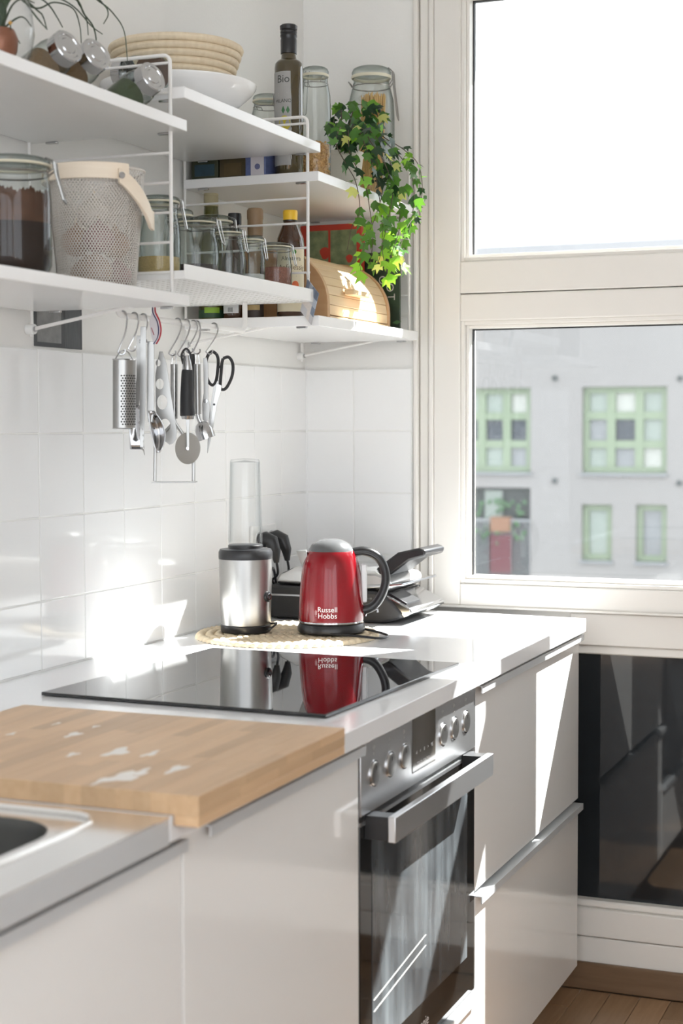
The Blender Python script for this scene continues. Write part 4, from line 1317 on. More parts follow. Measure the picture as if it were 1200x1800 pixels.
for k, pts in enumerate(blades):
    xx = 0.19 + .015 * (k % 4)
    P = [at(u, v, x=xx) for u, v in pts]
    st = [root + Vector((random.uniform(-.008, .008), random.uniform(-.008, .008), 0)), mouth + Vector((random.uniform(-.012, .012), random.uniform(-.012, .012), -.02)), mouth + Vector((random.uniform(-.01, .02), random.uniform(-.005, .02), .03))]
    L_ = spline(st[:2] + P, 6) if k not in (8, 9, 10) else spline([st[0]] + P, 6)
    n_ = len(L_)
    MB().tube(L_, [0.0019 * (1 - .6 * i / n_) for i in range(n_)], 5).build('blade', M_BLADE, GP)
for k in range(54):
    a = random.uniform(0, 6.28)
    q_ = random.uniform(.008, .034)
    tip = root + Vector((q_ * math.cos(a), q_ * math.sin(a), random.uniform(.06, .13)))
    MB().tube(spline([root + Vector((.006 * math.cos(a), .006 * math.sin(a), 0)), root + Vector((.010 * math.cos(a), .010 * math.sin(a), .04)), tip], 4), 0.0012, 5).build('blade', M_BLADE, GP)
BD = thing('fairy_light', 'tiny warm bulb on a dark wire inside the glass vase', 'light', at(18, 38, x=0.205))
p = at(18, 40, x=0.215)
MB().lathe([(0, -.004), (.0035, 0), (0, .004)], p, 10).build('bulb', pm('warm_bead', (0.75, 0.42, 0.10), 0.3), BD)
MB().tube(spline([p, at(20, 55, x=.212), at(30, 68, x=.205), at(35, 76, x=.20)], 5), .0009, 5).build('wire', M_BLADE, BD)

# ------------------------------------------------------------------ ivy
IV = thing('potted_ivy', 'trailing green ivy in a cream pot hanging over the bread box', 'plant', (0.222, -0.275, 1.868))
ip = Vector((0.205, -0.272, 1.869))
MB().lathe([(0, 0), (.036, 0), (.039, .003), (.048, .085), (.050, .087), (.050, .098), (.046, .098), (.044, .085), (0, .08)], ip, 36).build('pot', pm('cream_pot', (0.66, 0.62, 0.55), 0.6, var=0.04), IV)
MB().lathe([(0, .082), (.043, .084)], ip, 20).build('soil', M_COFFEE, IV)
LEAFC = [translucent('ivy_shade_tint', (0.012, 0.042, 0.015), .2), translucent('ivy_mid', (0.055, 0.16, 0.030), .40), translucent('ivy_sun_tint', (0.15, 0.36, 0.05), .5), translucent('ivy_pale', (0.40, 0.48, 0.22), .5)]


def leaf_mesh(name, m, seed):
    rs = random.Random(seed)
    tips = [(-100, .55), (-48, .86), (0, 1.08), (48, .86), (100, .55)]
    out = [(0, -.10)]
    ring = []
    for k, (a, l) in enumerate(tips):
        l *= rs.uniform(.9, 1.1)
        ra = math.radians(a)
        ring.append((l * math.sin(ra), l * math.cos(ra)))
        if k < 4:
            am = math.radians((a + tips[k + 1][0]) / 2)
            ring.append((.50 * math.sin(am), .50 * math.cos(am)))
    pts = [(0, 0.0)] + [(-.22, -.22)] + ring + [(.22, -.22)]
    vs = []
    for a, b2 in pts:
        d = math.hypot(a, b2)
        vs.append((a * .5, b2 * .5, -.10 * d * d + .05 * abs(a)))
    n_ = len(pts)
    fs = [(0, i, i + 1) for i in range(1, n_ - 1)] + [(0, n_ - 1, 1)]
    me = bpy.data.meshes.new(name)
    me.from_pydata(vs, [], fs)
    me.materials.append(m)
    me.polygons.foreach_set('use_smooth', [True] * len(me.polygons))
    return me


LM = [[leaf_mesh('leaf', m, 10 * i + j) for j in range(3)] for i, m in enumerate(LEAFC)]
vines = [  # pixel path, distance x from the wall, tone
    [(600, 215), (596, 182), (588, 205), (584, 235)], [(615, 215), (625, 185), (645, 190), (650, 215), (640, 245)], [(620, 220), (655, 190), (665, 215), (660, 250)],
    [(600, 225), (590, 250), (606, 285), (625, 320), (632, 370), (618, 400), (610, 440)], [(610, 225), (615, 270), (640, 320), (650, 370), (655, 420), (650, 465)],
    [(625, 225), (645, 265), (660, 310), (668, 360), (672, 410), (668, 450), (655, 480)], [(635, 225), (670, 255), (690, 300), (700, 350), (702, 400), (690, 440), (680, 470)],
    [(640, 222), (680, 245), (712, 265), (735, 290), (742, 330), (735, 370), (715, 400), (700, 445)], [(640, 225), (665, 265), (680, 310), (685, 370), (690, 430), (702, 475)],
    [(630, 225), (660, 280), (672, 330), (660, 380), (640, 430), (632, 485)], [(640, 225), (690, 262), (720, 300), (728, 345), (722, 390), (712, 440), (704, 480)],
    [(630, 225), (655, 255), (675, 285), (690, 335), (680, 395), (672, 440), (684, 492)]]
random.seed(21)
vtop = ip + Vector((0, 0, .09))
nleaf = 0
for vi, path in enumerate(vines):
    over = 0.325 + .010 * (vi % 4)
    P = [vtop + Vector((random.uniform(-.015, .015), random.uniform(-.015, .015), 0))]
    for k, (u, v) in enumerate(path):
        xx = ip.x + .03 + (over - ip.x - .03) * min(1, max(0, (v - 200) / 60)) if v < 300 else over
        P.append(at(u, v, x=xx))
    cur = spline(P, 9)
    n_ = len(cur)
    MB().tube(cur, [0.0013 * (1 - .5 * i / n_) for i in range(n_)], 5).build('vine', pm('vine', (0.08, 0.05, 0.035), 0.7) if vi == 0 else bpy.data.materials['vine'], IV)
    lens = 0
    step = .0148 if vi not in (3, 4) else .030
    for i in range(3, n_):
        lens += (cur[i] - cur[i - 1]).length
        if lens > step:
            lens = 0
            fr = i / n_
            px = cur[i]
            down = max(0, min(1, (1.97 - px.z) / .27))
            w = [max(.05, .75 - down * 1.1), .55, .15 + .9 * down ** 2, .05 if vi != 4 else .2]  # leaves darker above, brighter below: shade and sun put into the colour
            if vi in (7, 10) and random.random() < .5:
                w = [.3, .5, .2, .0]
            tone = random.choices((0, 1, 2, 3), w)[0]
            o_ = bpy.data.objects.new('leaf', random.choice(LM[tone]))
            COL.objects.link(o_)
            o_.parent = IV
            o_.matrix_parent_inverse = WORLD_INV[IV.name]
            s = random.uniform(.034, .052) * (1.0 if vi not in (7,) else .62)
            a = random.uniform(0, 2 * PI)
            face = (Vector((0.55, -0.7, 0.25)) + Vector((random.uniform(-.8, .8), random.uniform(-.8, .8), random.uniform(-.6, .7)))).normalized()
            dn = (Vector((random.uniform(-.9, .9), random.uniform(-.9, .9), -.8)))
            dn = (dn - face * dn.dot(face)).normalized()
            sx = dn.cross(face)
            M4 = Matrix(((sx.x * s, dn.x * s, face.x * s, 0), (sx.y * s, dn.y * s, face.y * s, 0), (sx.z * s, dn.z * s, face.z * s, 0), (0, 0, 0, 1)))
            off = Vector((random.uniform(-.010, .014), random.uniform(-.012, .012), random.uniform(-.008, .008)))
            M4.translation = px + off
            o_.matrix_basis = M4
            nleaf += 1
print('ivy leaves', nleaf)

# ------------------------------------------------------------------ photo print on the wall
PH = thing('wall_photo', 'dark black-and-white photo print stuck above the tiles', 'photo', (0, -1.12, 1.50))
MB().box(-0.006, -0.0045, -1.203, -1.043, 1.500, 1.606).build('print_paper', pm('photo_dark', (0.045, 0.048, 0.052), 0.4, var=0.3, scale=20), PH)
MB().box(-0.0045, -0.0042, -1.195, -1.115, 1.508, 1.585).build('grey_area', pm('photo_grey', (0.22, 0.22, 0.22), 0.5, var=0.5, scale=45), PH)
MB().box(-0.0045, -0.0042, -1.104, -1.050, 1.502, 1.600).build('dark_area', pm('photo_mid', (0.075, 0.08, 0.085), 0.5, var=0.5, scale=30, stretch=(1, 6, 1)), PH)

# ------------------------------------------------------------------ utensils on S-hooks
class View:
    """upright plane through a point of the rail, turned towards the room; maps photo pixels to it"""
    def __init__(self, u0, v0, x, turn=0.0):
        self.o = at(u0, v0, x=x)
        h = Vector((FW.x, FW.y, 0)).normalized()
        self.n = Matrix.Rotation(turn, 3, 'Z') @ h
        self.ux = Vector((self.n.y, -self.n.x, 0))
        self.uz = Vector((0, 0, 1))

    def P(self, u, v, d=0.0):
        r = FW + RT * ((u - 600) / F_PX) + UP * ((900 - v) / F_PX)
        t = (self.o - CAM).dot(self.n) / r.dot(self.n)
        return CAM + r * t - self.n * d

    def L(self, u, v):
        q = self.P(u, v) - self.o
        return (q.dot(self.ux), q.z)

    def plate(self, pts, th, name, m, parent, d=0.0, holes=None, bevel=0.0004, smooth_pts=True):
        mb = MB()
        mb.prism([self.L(*p) for p in pts], self.o - self.n * d, self.ux, self.uz, th, holes=[[self.L(*p) for p in h] for h in (holes or [])])
        return mb.build(name, m, parent, bevel=bevel, seg=1)


def ell(cu, cv, ru, rv, n=20, a0=0):
    return [(cu + ru * math.cos(a0 + 2 * PI * k / n), cv + rv * math.sin(a0 + 2 * PI * k / n)) for k in range(n)]


def s_hook(u_top, u_bot, v_bot, label):
    """steel S-hook over the rail"""
    top = at(u_top, 560, x=RX)
    top = Vector((RX, max(RY0 + .01, min(RY1 - .02, top.y)), RZ))
    V = View(u_bot, v_bot, RX + .004)
    bot = V.o
    t = thing('s_hook', label, 'hook', bot, 'steel S-hooks on the utensil rail')
    A = arc(top, .0072, PI * 1.05, 0, 8)
    mid = (A[-1] + bot) / 2
    pts = A + [A[-1] + Vector((0.001, 0, -.008)), mid + Vector((.002, 0, 0))] + [bot + V.ux * (.006 * math.cos(a)) + Vector((0, 0, .006 * math.sin(a) + .001)) for a in [PI + PI * 1.15 * k / 8 for k in range(9)]]
    MB().tube(spline(pts, 3), 0.0014, 8).build('hook_wire', M_CHROME, t)
    return bot


s_hook(216, 214, 618, 'steel S-hook holding the drum grater')
s_hook(236, 232, 612, 'steel S-hook holding the pasta server')
s_hook(252, 252, 600, 'steel S-hook holding the long spoon')
s_hook(312, 303, 620, 'steel S-hook holding the slotted server')
s_hook(327, 318, 622, 'steel S-hook holding the potato masher')
s_hook(340, 333, 616, 'steel S-hook holding the pizza cutter')
s_hook(345, 346, 617, 'steel S-hook holding the ice-cream scoop')
s_hook(376, 368, 618, 'steel S-hook holding the scissors')

# drum grater: half-cylinder of perforated steel
V = View(218, 690, RX + .006, 0.5)
GR = thing('drum_grater', 'curved steel hand grater, leftmost on the rail', 'grater', V.P(218, 755))
top, bot = V.P(218, 632), V.P(218, 753)
rg = 0.0205
gr = MB().grid(lambda u, v: tuple(bot + (top - bot) * v + V.ux * (rg * math.cos(PI * u)) - V.n * (rg * .8 * math.sin(PI * u))), 18, 10)
gr.build('body', M_TOOL, GR, fix=False)
th = MB()
for i in range(7):
    for j in range(20):
        a = PI * (.20 + .50 * (i + (.5 if j % 2 else 0)) / 7)
        c = bot + (top - bot) * (.06 + .74 * j / 20) + V.ux * (rg * math.cos(a)) - V.n * (rg * .8 * math.sin(a))
        nr = (V.ux * math.cos(a) - V.n * math.sin(a)).normalized()
        th.lathe([(.0017, 0.0002), (0, .0013)], c, 5, nr.to_track_quat('Z', 'Y').to_matrix())
tag(th.build('grating_teeth', M_BLACKM, GR, fix=False), kind='stuff')
for p_ in (top, bot):
    MB().tube([p_ + V.ux * (rg * math.cos(a)) - V.n * (rg * .8 * math.sin(a)) for a in [PI * k / 14 for k in range(15)]], .0011, 6).build('rim', M_CHROME, GR)
MB().tube(spline([top + V.ux * rg * .8, top + V.ux * rg * .3 + Vector((0, 0, .014)), top - V.ux * rg * .3 + Vector((0, 0, .014)), top - V.ux * rg * .8], 5), .0011, 6).build('hanging_loop', M_CHROME, GR)

# pasta server
V = View(240, 690, RX - .010)
PS = thing('pasta_server', 'steel pasta server with toothed head behind the grater', 'pasta server', V.P(240, 800))
V.plate([(240, 590), (250, 590), (250, 660), (244, 712), (236, 712), (240, 660)], .0022, 'handle', M_TOOL, PS)
hd_ = MB().grid(lambda a, b2: tuple(V.P(223 + 22 * a + 6 * b2, 712 + 78 * b2, -.006 * math.sin(PI * a) * math.sin(PI * min(1, b2 + .15)))), 8, 8)
o_ = hd_.build('head', M_CHROME, PS, fix=False)
sol = o_.modifiers.new('thickness', 'SOLIDIFY')
sol.thickness = .0012
for k in range(5):
    MB().tube([V.P(244 + k * .8, 742 + k * 11, 0), V.P(250 + k * .8, 748 + k * 11, .006), V.P(252 + k * .8, 756 + k * 11, .009)], [.0014, .0012, .0006], 6).build('tooth', M_CHROME, PS)

# long flat spatula handle (broad white-bright strip)
V = View(251, 690, RX + .004)
SP = thing('flat_spatula', 'long flat steel spatula strip between pasta server and spoon', 'spatula', V.P(251, 790))
V.plate([(247, 574), (257, 574), (257, 690), (252, 786), (246, 786), (245, 690)], .0016, 'blade', M_TOOL, SP)

# serving spoon
V = View(270, 690, RX + .012)
SS = thing('serving_spoon', 'large steel serving spoon with deep bowl in front of the slotted server', 'spoon', V.P(280, 800))
V.plate([(259, 600), (271, 600), (271, 720), (268, 742), (260, 742), (258, 720)], .0024, 'handle', M_TOOL, SS)
bw_ = MB()
bw_.grid(lambda a, b2: tuple(V.P(262 + 14 * b2 + (-4 + 26 * a) * math.sin(PI * (.10 + .86 * b2)) ** .7, 722 + 74 * b2, .004 - .016 * math.sin(PI * a) * math.sin(PI * b2))), 12, 14)
o_ = bw_.build('bowl', M_CHROME, SS, fix=False)
sol = o_.modifiers.new('thickness', 'SOLIDIFY')
sol.thickness = .0012

# slotted server with round holes
V = View(292, 690, RX - .004)
SL = thing('slotted_server', 'flat steel server with round holes right of the spoon', 'server', V.P(300, 790))
V.plate([(280, 618), (286, 618), (293, 640), (300, 690), (308, 740), (311, 758), (310, 770), (304, 780), (298, 782), (290, 776), (280, 760), (274, 720), (273, 660)], .0016, 'blade', M_TOOL, SL,
        holes=[ell(281, 675, 7, 9.5), ell(285, 707, 9, 13), ell(278, 638, 4.5, 6), ell(290, 748, 9.5, 12)])

# ribbon key fob
V = View(272, 570, RX + .022)
RBN = thing('ribbon_fob', 'red, white and blue ribbon fob hanging from the shelf', 'key fob', V.P(272, 608))
cb = [pm('ribbon_blue', (0.03, 0.03, 0.12), 0.7), pm('ribbon_white', (0.75, 0.72, 0.74), 0.7), pm('ribbon_red', (0.45, 0.03, 0.05), 0.7)]
for k, m in enumerate(cb):
    o1 = k * 2.4
    path_ = [(268.2 + o1, 537), (268.5 + o1, 548), (272 + o1, 556), (276.5 + o1 * .9, 565), (279 + o1 * .9, 580), (277 + o1 * .8, 594), (270 + o1, 605)]
    c_ = spline([V.P(u, v, .002 * k) for u, v in path_], 4)
    MB().tube(c_, .0013, 6, flat=.35, flat_dir=tuple(V.n)).build('stripe', m, RBN)
V.plate([(266, 551), (272, 551), (277, 566), (279, 585), (275, 600), (270, 605), (266, 592), (262, 570)], .0012, 'fob_plate', pm('fob', (0.70, 0.67, 0.70), 0.5), RBN, d=-.002)
MB().tube([V.P(271 + 8 * math.cos(2 * PI * k / 20), 535 + 3 * math.sin(2 * PI * k / 20), 0) for k in range(20)], .0010, 6, closed=True).build('ring', M_CHROME, RBN)
V.plate([(265.0, 576), (266.2, 575.5), (271.2, 588.5), (270.0, 589.5)], .0006, 'red_print', pm('fob_print', (0.35, 0.05, 0.08), 0.6), RBN, d=-.0010, bevel=0)

# potato masher
V = View(306, 690, RX - .016)
PMs = thing('potato_masher', 'steel potato masher with wide rectangular foot', 'masher', V.P(306, 848))
MB().cyl(V.P(306, 640), V.P(306, 736), .0068, n=16).build('handle', M_TOOL, PMs)
MB().tube([V.P(302, 640), V.P(303, 622), V.P(309, 622), V.P(310, 640)], .0011, 6).build('hanging_loop', M_CHROME, PMs)
MB().tube([V.P(306, 736), V.P(306, 742), V.P(292, 757), V.P(273, 785), V.P(272, 846)], .0034, 8, flat=.45, flat_dir=tuple(V.n)).build('arm', M_TOOL, PMs)
MB().tube([V.P(306, 736), V.P(308, 744), V.P(322, 764), V.P(340, 790), V.P(340, 846)], .0034, 8, flat=.45, flat_dir=tuple(V.n)).build('arm', M_TOOL, PMs)
a_, b_ = V.L(268, 847), V.L(345, 847)
fo = MB()
for k in range(6):
    fo.box(a_[0] + (b_[0] - a_[0]) * k / 6 + .0006, a_[0] + (b_[0] - a_[0]) * (k + 1) / 6 - .0006, -.020, .020, -.0016, 0)
for yy in (-.020, .017):
    fo.box(a_[0], b_[0], yy, yy + .003, -.0016, .0004)
fm = Matrix((V.ux, V.n, V.uz)).transposed()
fo.v = [tuple(fm @ Vector(q) + V.o + Vector((0, 0, a_[1]))) for q in fo.v]
fo.build('foot', M_TOOL, PMs)

# pizza cutter
V = View(330, 690, RX + .016)
PC = thing('pizza_cutter', 'pizza cutter with black handle and steel wheel', 'pizza cutter', V.P(330, 818))
ph = [V.P(329.5, 650), V.P(329, 662), V.P(328.5, 700), V.P(329.5, 731)]
MB().tube(spline(ph, 4), [.0095, .0105, .0108, .0110, .0112, .0114, .0118, .0122, .0125, .0128, .0132, .0135, .0136], 18).build('grip', M_BLACKM, PC)
MB().tube([V.P(329.5, 651), V.P(329, 640), V.P(328, 625)], [.0095, .0085, .006], 14).build('collar', M_CHROME, PC)
MB().tube(spline([V.P(322, 640), V.P(319, 624), V.P(327, 613), V.P(335, 624), V.P(333, 640)], 5), .0022, 8).build('hanging_loop', M_BLACK, PC)
MB().cyl(V.P(330, 731), V.P(330, 737), .0125, .0110, n=18).build('ferrule', M_CHROME, PC)
V.plate([(327, 737), (334, 737), (333, 760), (332.5, 792), (328.5, 792), (328, 760)], .0016, 'fork', M_TOOL, PC, d=.004)
wn_ = Matrix.Rotation(0.75, 3, 'Z') @ V.n
wc = V.P(330, 788)
MB().lathe([(0, -.0006), (.024, -.0006), (.0295, 0), (.024, .0006), (0, .0006)], wc, 40, wn_.to_track_quat('Z', 'Y').to_matrix()).build('wheel', M_STEEL, PC)
MB().cyl(wc - V.n * .006, wc + V.n * .004, .0028, n=12).build('axle', M_CHROME, PC)

# ice-cream scoop
V = View(346, 690, RX + .002)
IC = thing('ice_cream_scoop', 'steel ice-cream scoop with chrome bowl behind the pizza cutter', 'scoop', V.P(358, 780))
MB().tube([V.P(346, 640), V.P(346.5, 690), V.P(347, 728)], [.0070, .0078, .0074], 16).build('handle', M_TOOL, IC)
MB().tube([V.P(343, 640), V.P(344, 624), V.P(349, 624), V.P(350, 640)], .0010, 6).build('hanging_loop', M_CHROME, IC)
MB().tube(spline([V.P(347, 728), V.P(350, 738), V.P(356, 748)], 4), .0045, 10).build('neck', M_CHROME, IC)
ax_ = (V.P(364, 776) - V.P(352, 742)).normalized()
MB().lathe([(.006, 0), (.012, .004), (.0165, .014), (.0178, .026), (.0178, .033), (.0168, .033), (.0155, .014), (0, .006)], V.P(353, 742), 28, ax_.to_track_quat('Z', 'Y').to_matrix()).build('bowl', M_CHROME, IC)
MB().tube([V.P(338, 622), V.P(341, 680), V.P(343, 728)], [.0042, .0055, .0050], 12).build('grip_back', M_BLACKM, IC)

# can opener behind the scissors
V = View(362, 690, RX - .008)
CO = thing('can_opener', 'small steel can opener behind the scissors', 'can opener', V.P(362, 745))
V.plate([(357, 630), (363, 628), (366, 640), (366, 700), (369, 712), (368, 735), (362, 742), (356, 738), (355, 710), (358, 690)], .0028, 'body', M_TOOL, CO)
MB().cyl(V.P(361, 705, .004), V.P(361, 705, -.002), .004, n=14).build('gear', M_CHROME, CO)

# kitchen scissors
V = View(385, 690, RX + .010)
SC = thing('kitchen_scissors', 'kitchen scissors with black loop handles, rightmost on the rail', 'scissors', V.P(368, 800))
MB().tube(spline([V.P(*q) for q in ((380, 622), (372, 618), (364, 628), (361, 650), (366, 670), (374, 677), (380, 668), (383, 645), (383, 630))] + [V.P(380, 622)], 5), .0031, 10).build('handle_loop', M_BLACKM, SC)
MB().tube(spline([V.P(*q) for q in ((392, 630), (402, 628), (409, 640), (408, 660), (399, 680), (391, 685), (387, 678), (389, 650), (390, 638))] + [V.P(392, 630)], 5), .0031, 10).build('handle_loop', M_BLACKM, SC)
MB().tube([V.P(383, 645), V.P(388, 645)], .0028, 8).build('bumper', M_BLACKM, SC)
V.plate([(376, 674), (384, 668), (383, 700), (373, 752), (365, 797), (364, 796), (366, 745), (371, 708)], .0016, 'blade', M_TOOL, SC, d=.001)
V.plate([(381, 674), (390, 678), (388, 690), (381, 712), (375, 752), (366, 792), (370, 748), (374, 712)], .0016, 'blade', M_STEEL, SC, d=.003)
MB().cyl(V.P(376.5, 711, .005), V.P(376.5, 711, 0), .0022, n=12).build('pivot', M_BLACK, SC)

# ------------------------------------------------------------------ worktop things: mat, blender, kettle, grill, plugs
MT = thing('woven_mat', 'round braided straw mat on the worktop behind the hob', 'mat', (0.212, -0.598, 0.92))
mc = Vector((0.212, -0.598, 0.9205))
for k in range(10):
    R = 0.0095 + .019 * k
    nb = max(8, int(2 * PI * R / .017))
    vs_, fs_ = [], []
    seg = nb * 5
    for i in range(seg):
        a = 2 * PI * i / seg
        ph_ = nb * a
        bulge = .0012 * math.sin(ph_)
        for j in range(6):
            b2 = PI * j / 5
            rr = R + (.0098 + bulge * .6) * math.cos(b2) + .0012 * math.sin(ph_ + b2 * 1.5)
            vs_.append(mc + Vector((rr * math.cos(a), rr * math.sin(a), (.0095 + bulge) * math.sin(b2) + .0006 * math.sin(2 * ph_ + 4 * b2))))
    for i in range(seg):
        i2 = (i + 1) % seg
        for j in range(5):
            fs_.append((i * 6 + j, i2 * 6 + j, i2 * 6 + j + 1, i * 6 + j + 1))
    MB().add(vs_, fs_).build('braid_ring', M_STRAW, MT, fix=True)

BZ = 0.931
BL = thing('smoothie_blender', 'steel smoothie blender with clear bottle on the straw mat', 'blender', (0.133, -0.632, BZ))
o = Vector((0.133, -0.632, BZ))
MB().lathe([(0, 0), (.0505, 0), (.0525, .003), (.0525, .014), (.0505, .016), (0, .016)], o, 48).build('foot', M_BLACK, BL)
MB().lathe([(.0515, .016), (.0520, .022), (.0555, .150), (.0555, .154)], o, 56).build('steel_housing', M_STEEL, BL)
MB().lathe([(.0558, .152), (.0562, .156), (.0560, .166), (.0530, .172), (.036, .174), (.036, .180), (.0335, .182), (0, .182)], o, 48).build('collar', M_BLACK, BL)
MB().lathe([(.0345, .182), (.0355, .190), (.0350, .210), (.0325, .30), (.0310, .352), (.0290, .358), (0, .360)], o, 40).build('clear_bottle', M_CLEAR, BL, fix=False)
MB().lathe([(.0330, .186), (.0318, .22), (.0295, .352), (0, .356)], o, 32).build('bottle_inside', M_CLEAR, BL, fix=False)
vb = math.atan2(CAM.y - o.y, CAM.x - o.x)
ba = vb + .98
bd = Vector((math.cos(ba), math.sin(ba), 0))
MB().lathe([(0, 0), (.011, 0), (.011, .004), (.008, .0055), (0, .0055)], o + bd * .0530 + Vector((0, 0, .075)), 24, bd.to_track_quat('Z', 'Y').to_matrix()).build('button', M_BLACK, BL)
MB().lathe([(.0045, .0055), (.0062, .0055), (.0062, .0068), (.0045, .0068)], o + bd * .0530 + Vector((0, 0, .075)), 24, bd.to_track_quat('Z', 'Y').to_matrix(), closed=True).build('button_ring', M_CHROME, BL)
MB().tube(spline([o + bd * .050 + Vector((0, 0, .006)), o + bd * .062 + Vector((0, 0, .010)), o + bd * .066 + Vector((.0, .02, .018)), o + bd * .050 + Vector((-.005, .045, .014)), o + Vector((-.02, .09, .004)), Vector((0.03, -0.45, .932)), Vector((0.02, -0.33, .932))], 8), .0022, 8).build('cord', M_BLACK, BL)

KT = thing('electric_kettle', 'red electric kettle with black handle on the straw mat', 'kettle', (0.305, -0.583, BZ))
o = Vector((0.305, -0.583, BZ))
right = Vector((RT.x, RT.y, 0)).normalized()
toc = Vector((CAM.x - o.x, CAM.y - o.y, 0)).normalized()
MB().lathe([(0, 0), (.064, 0), (.0695, .004), (.0705, .012), (.066, .020), (.060, .022), (0, .022)], o, 56).build('power_base', M_BLACK, KT)
body_prof = [(.064, .023), (.0672, .026), (.0675, .032), (.0665, .060), (.0645, .090), (.0615, .120), (.0575, .145), (.053, .160), (.0485, .168), (.046, .171)]
MB().lathe([(.060, .0215), (.0665, .0215), (.0678, .0235), (.0672, .0265)], o, 56).build('base_ring', M_CHROME, KT)
MB().lathe(body_prof, o, 64).build('body', M_RED, KT)
MB().lathe([(.0475, .169), (.046, .1725), (.040, .182), (.028, .190), (.014, .1935), (0, .194)], o, 48).build('lid', pm('grey_lid', (0.11, 0.112, 0.116), 0.2, var=0.15, scale=30), KT)
# spout
sp_ = MB()
L_ = -right
s0 = o + L_ * .044 + Vector((0, 0, .120))
for s in (1,):
    a1, a2, a3 = o + L_ * .0735 + Vector((0, 0, .170)), o + L_ * .050 + toc * .022 + Vector((0, 0, .170)), o + L_ * .050 - toc * .022 + Vector((0, 0, .170))
    bpt_ = o + L_ * .058 + Vector((0, 0, .128))
    b2_, b3_ = o + L_ * .045 + toc * .016 + Vector((0, 0, .128)), o + L_ * .045 - toc * .016 + Vector((0, 0, .128))
    sp_.add([a1, a2, a3, bpt_, b2_, b3_], [(0, 1, 4, 3), (0, 3, 5, 2), (1, 2, 5, 4), (0, 2, 1), (3, 4, 5)])
sp_.build('spout', M_STEEL, KT, bevel=0.002)
# handle: black loop from the top to the lower side
hpts = [(.046, .166), (.070, .168), (.094, .158), (.108, .138), (.113, .112), (.108, .086), (.095, .062), (.080, .050), (.066, .046)]
hc = spline([o + right * a + Vector((0, 0, b2)) for a, b2 in hpts], 6)
nh = len(hc)
MB().tube(hc, [.0098 - .0008 * math.sin(PI * i / nh) for i in range(nh)], 14, flat=1.15, flat_dir=tuple(toc)).build('handle', M_BLACK, KT)
hin = spline([o + right * (a * .935 + .000) + Vector((0, 0, (b2 - .11) * .93 + .109)) for a, b2 in hpts[1:-1]], 6)
MB().tube(spline([o + right * a + toc * .002 + Vector((0, 0, b2)) for a, b2 in ((.113, .090), (.104, .068), (.088, .050), (.074, .042), (.070, .034))], 6), .0022, 8).build('handle_trim', M_CHROME, KT)
gq = MB()
g0 = o + right * .0655
gq.v = []
Mg = Matrix((right, -toc, Vector((0, 0, 1)))).transposed()
gq.box(-.004, .0085, -.008, .008, .062, .142)
gq.v = [tuple(Mg @ Vector(q) + g0) for q in gq.v]
gq.build('water_gauge', pm('gauge', (0.74, 0.74, 0.75), 0.25, var=0.03), KT, bevel=0.003)
MB().tube(spline([o + right * .066 + Vector((0, 0, .040)), o + right * .082 + Vector((0, 0, .044)), o + right * .094 + Vector((0, 0, .048)), o + right * .096 + Vector((0, 0, .041))], 5), .0032, 8).build('switch', M_CHROME, KT)
MB().tube(spline([o + right * .060 + Vector((0, 0, .008)), o + right * .085 + toc * .01 + Vector((0, 0, .004)), o + right * .115 + toc * .025 + Vector((0, 0, -.0035)), o + right * .10 + toc * .060 + Vector((0, 0, -.005)), o + right * .05 + toc * .085 + Vector((0, 0, .003)), o + right * .01 + toc * .072 + Vector((0, 0, .004)), o - right * .005 + toc * .066 + Vector((0, 0, .006))], 7), .0026, 8).build('cord', M_BLACK, KT)
ka = math.atan2(toc.y, toc.x)


def kr(z):
    for (r0, z0), (r1, z1) in zip(body_prof[:-1], body_prof[1:]):
        if z0 <= z <= z1:
            return r0 + (r1 - r0) * (z - z0) / (z1 - z0)
    return .067


def on_kettle(a0, z0):
    return lambda a, b2: Vector((o_k.x + (kr(z0 + b2) + .0004) * math.cos(a0 + a / .067), o_k.y + (kr(z0 + b2) + .0004) * math.sin(a0 + a / .067), o_k.z + z0 + b2))


o_k = o.copy()
text_mesh('lettering', 'Russell\nHobbs', 0.0150, M_WHITEINK, on_kettle(ka - .12, .047), KT)
fe = on_kettle(ka - .48, .047)
for (dx_, dz_, w_, h_) in ((0, 0, .0008, .012), (-.0018, 0, .0006, .008), (.0018, 0, .0006, .008), (0, -.007, .002, .0006)):
    MB().add([fe(dx_ - w_, dz_ - h_ / 2), fe(dx_ + w_, dz_ - h_ / 2), fe(dx_ + w_, dz_ + h_ / 2), fe(dx_ - w_, dz_ + h_ / 2)], [(0, 1, 2, 3)]).build('emblem', pm('emblem_ink', (0.45, 0.25, 0.26), 0.5), KT, fix=False)

# contact grill behind the kettle: black base, steel lid, raised handle at the right
GL = thing('contact_grill', 'black and steel contact grill with raised handle behind the kettle', 'grill', (0.20, -0.235, 0.92))
g_y0, g_y1 = -0.335, -0.095
GMt = Matrix.Translation((0.035, 0, 0.9205))


def gbox(name, x0, x1, y0, y1, z0, z1, m, bevel=.004):
    return MB().box(x0, x1, y0, y1, z0, z1).build(name, m, GL, bevel=bevel)


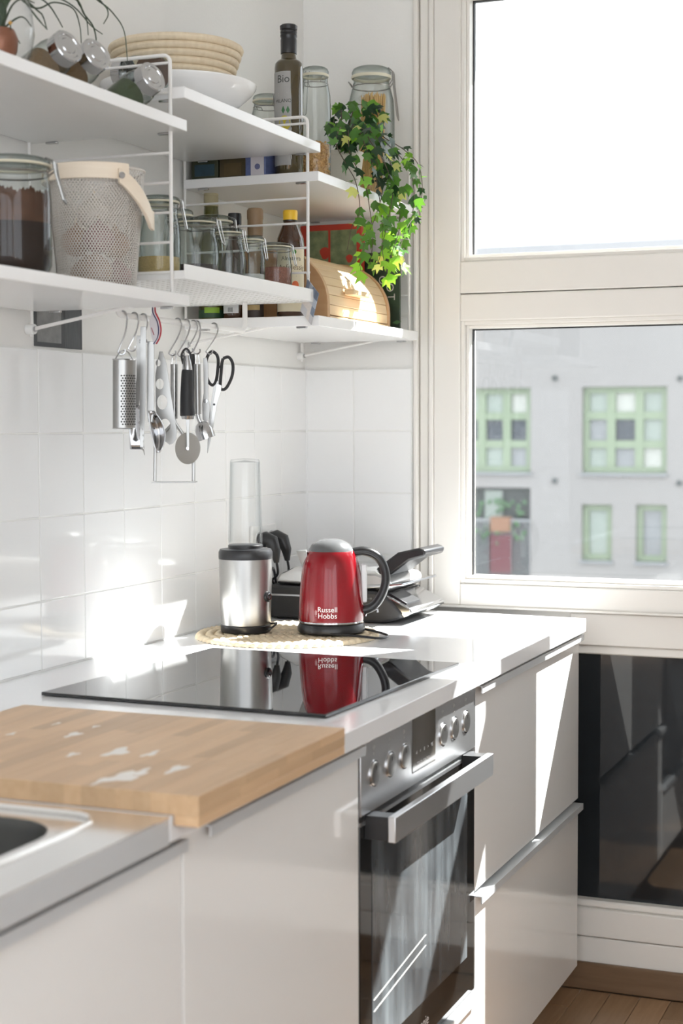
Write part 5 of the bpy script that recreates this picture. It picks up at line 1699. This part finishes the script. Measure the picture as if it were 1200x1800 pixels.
sideprof = [(0.040, 0.924), (0.325, 0.921), (0.365, 0.932), (0.372, 0.945), (0.330, 0.985), (0.300, 0.992), (0.045, 0.998), (0.036, 0.985)]
MB().prism(sideprof, (0, (g_y0 + g_y1) / 2, 0), (1, 0, 0), (0, 0, 1), g_y1 - g_y0).build('base', M_BLACKM, GL, bevel=.006)
MB().box(0.050, 0.300, g_y0 - .0015, g_y0 + .002, 0.974, 0.978).build('chrome_strip', M_CHROME, GL)
lidprof = [(0.060, 1.000), (0.330, 0.992), (0.345, 1.000), (0.335, 1.018), (0.300, 1.036), (0.110, 1.040), (0.070, 1.022)]
MB().prism(lidprof, (0, (g_y0 + g_y1) / 2, 0), (1, 0, 0), (0, 0, 1), g_y1 - g_y0 - .02).build('steel_lid', pm('grill_steel', (0.62, 0.62, 0.62), 0.25, 1.0, var=0.05), GL, bevel=.008, seg=3)
MB().prism([(0.255, 0.993), (0.372, 1.006), (0.370, 1.012), (0.253, 1.001)], (0, (g_y0 + g_y1) / 2, 0), (1, 0, 0), (0, 0, 1), g_y1 - g_y0 - .006).build('lid_edge', M_CHROME, GL, bevel=.002)
# angled front panel with drip tray
MB().prism([(0.322, 0.988), (0.388, 0.956), (0.392, 0.946), (0.372, 0.934), (0.330, 0.980)], (0, (g_y0 + g_y1) / 2, 0), (1, 0, 0), (0, 0, 1), g_y1 - g_y0 - .01).build('front_panel', M_CHROME, GL, bevel=.003)
MB().prism([(0.330, 0.9875), (0.374, 0.9655), (0.372, 0.9610), (0.328, 0.9830)], (0, g_y0 + .07, 0), (1, 0, 0), (0, 0, 1), .09).build('drip_tray', M_BLACK, GL, bevel=.001)
# handle: two arms and a thick bar rising to the right
MB().prism([(0.282, 1.012), (0.296, 1.040), (0.345, 1.076), (0.395, 1.0875), (0.411, 1.082), (0.408, 1.068), (0.372, 1.058), (0.330, 1.026)], (0, (g_y0 + g_y1) / 2 - .01, 0), (1, 0, 0), (0, 0, 1), .135).build('handle', M_BLACK, GL, bevel=.005, seg=3)
MB().prism([(0.335, 1.030), (0.368, 1.055), (0.350, 1.050), (0.318, 1.022)], (0, (g_y0 + g_y1) / 2 - .01, 0), (1, 0, 0), (0, 0, 1), .10).build('handle_inset', M_CHROME, GL, bevel=.001)
MB().tube(spline([(0.05, -0.30, 0.992), (0.042, -0.31, 1.015), (0.03, -0.27, 1.030), (0.022, -0.24, 1.01), (0.02, -0.22, 0.95), (0.02, -0.2, 0.924)], 6), .003, 8).build('cord', M_BLACK, GL)

# wall socket with plugs
SKT = thing('wall_socket', 'white double wall socket on the tiles near the corner', 'socket', (0.0, -0.262, 1.09))
MB().box(0.0003, 0.009, -0.332, -0.200, 1.052, 1.130).build('cover_plate', M_WHITE, SKT, bevel=.003)
for yy in (-0.297, -0.236):
    MB().lathe([(.021, .0088), (.023, .0105), (.024, .0088)], (0, yy, 1.092), 28, Matrix.Rotation(PI / 2, 3, 'Y'), closed=True).build('socket_ring', M_WHITE, SKT)
for yy, lab2 in ((-0.236, 'black power plug in the socket, right of the blender bottle'), (-0.297, 'black power plug half hidden behind the blender bottle')):
    t = thing('power_plug', lab2, 'plug', (0.011, yy, 1.092), 'plugs in the wall socket')
    MB().tube([(0.011, yy, 1.095), (0.026, yy, 1.098), (0.040, yy, 1.094), (0.050, yy, 1.070), (0.052, yy, 1.045)], [.016, .0185, .0165, .012, .006], 16).build('plug_body', M_BLACK, t)
    MB().tube(spline([(0.052, yy, 1.048), (0.054, yy + .002, 1.02), (0.034, yy + .012, 1.00), (0.024, yy + .02, 0.97), (0.020, yy + .03, 0.94), (0.018, yy + .04, 0.9245)], 6), .0030, 8).build('cord', M_BLACK, t)
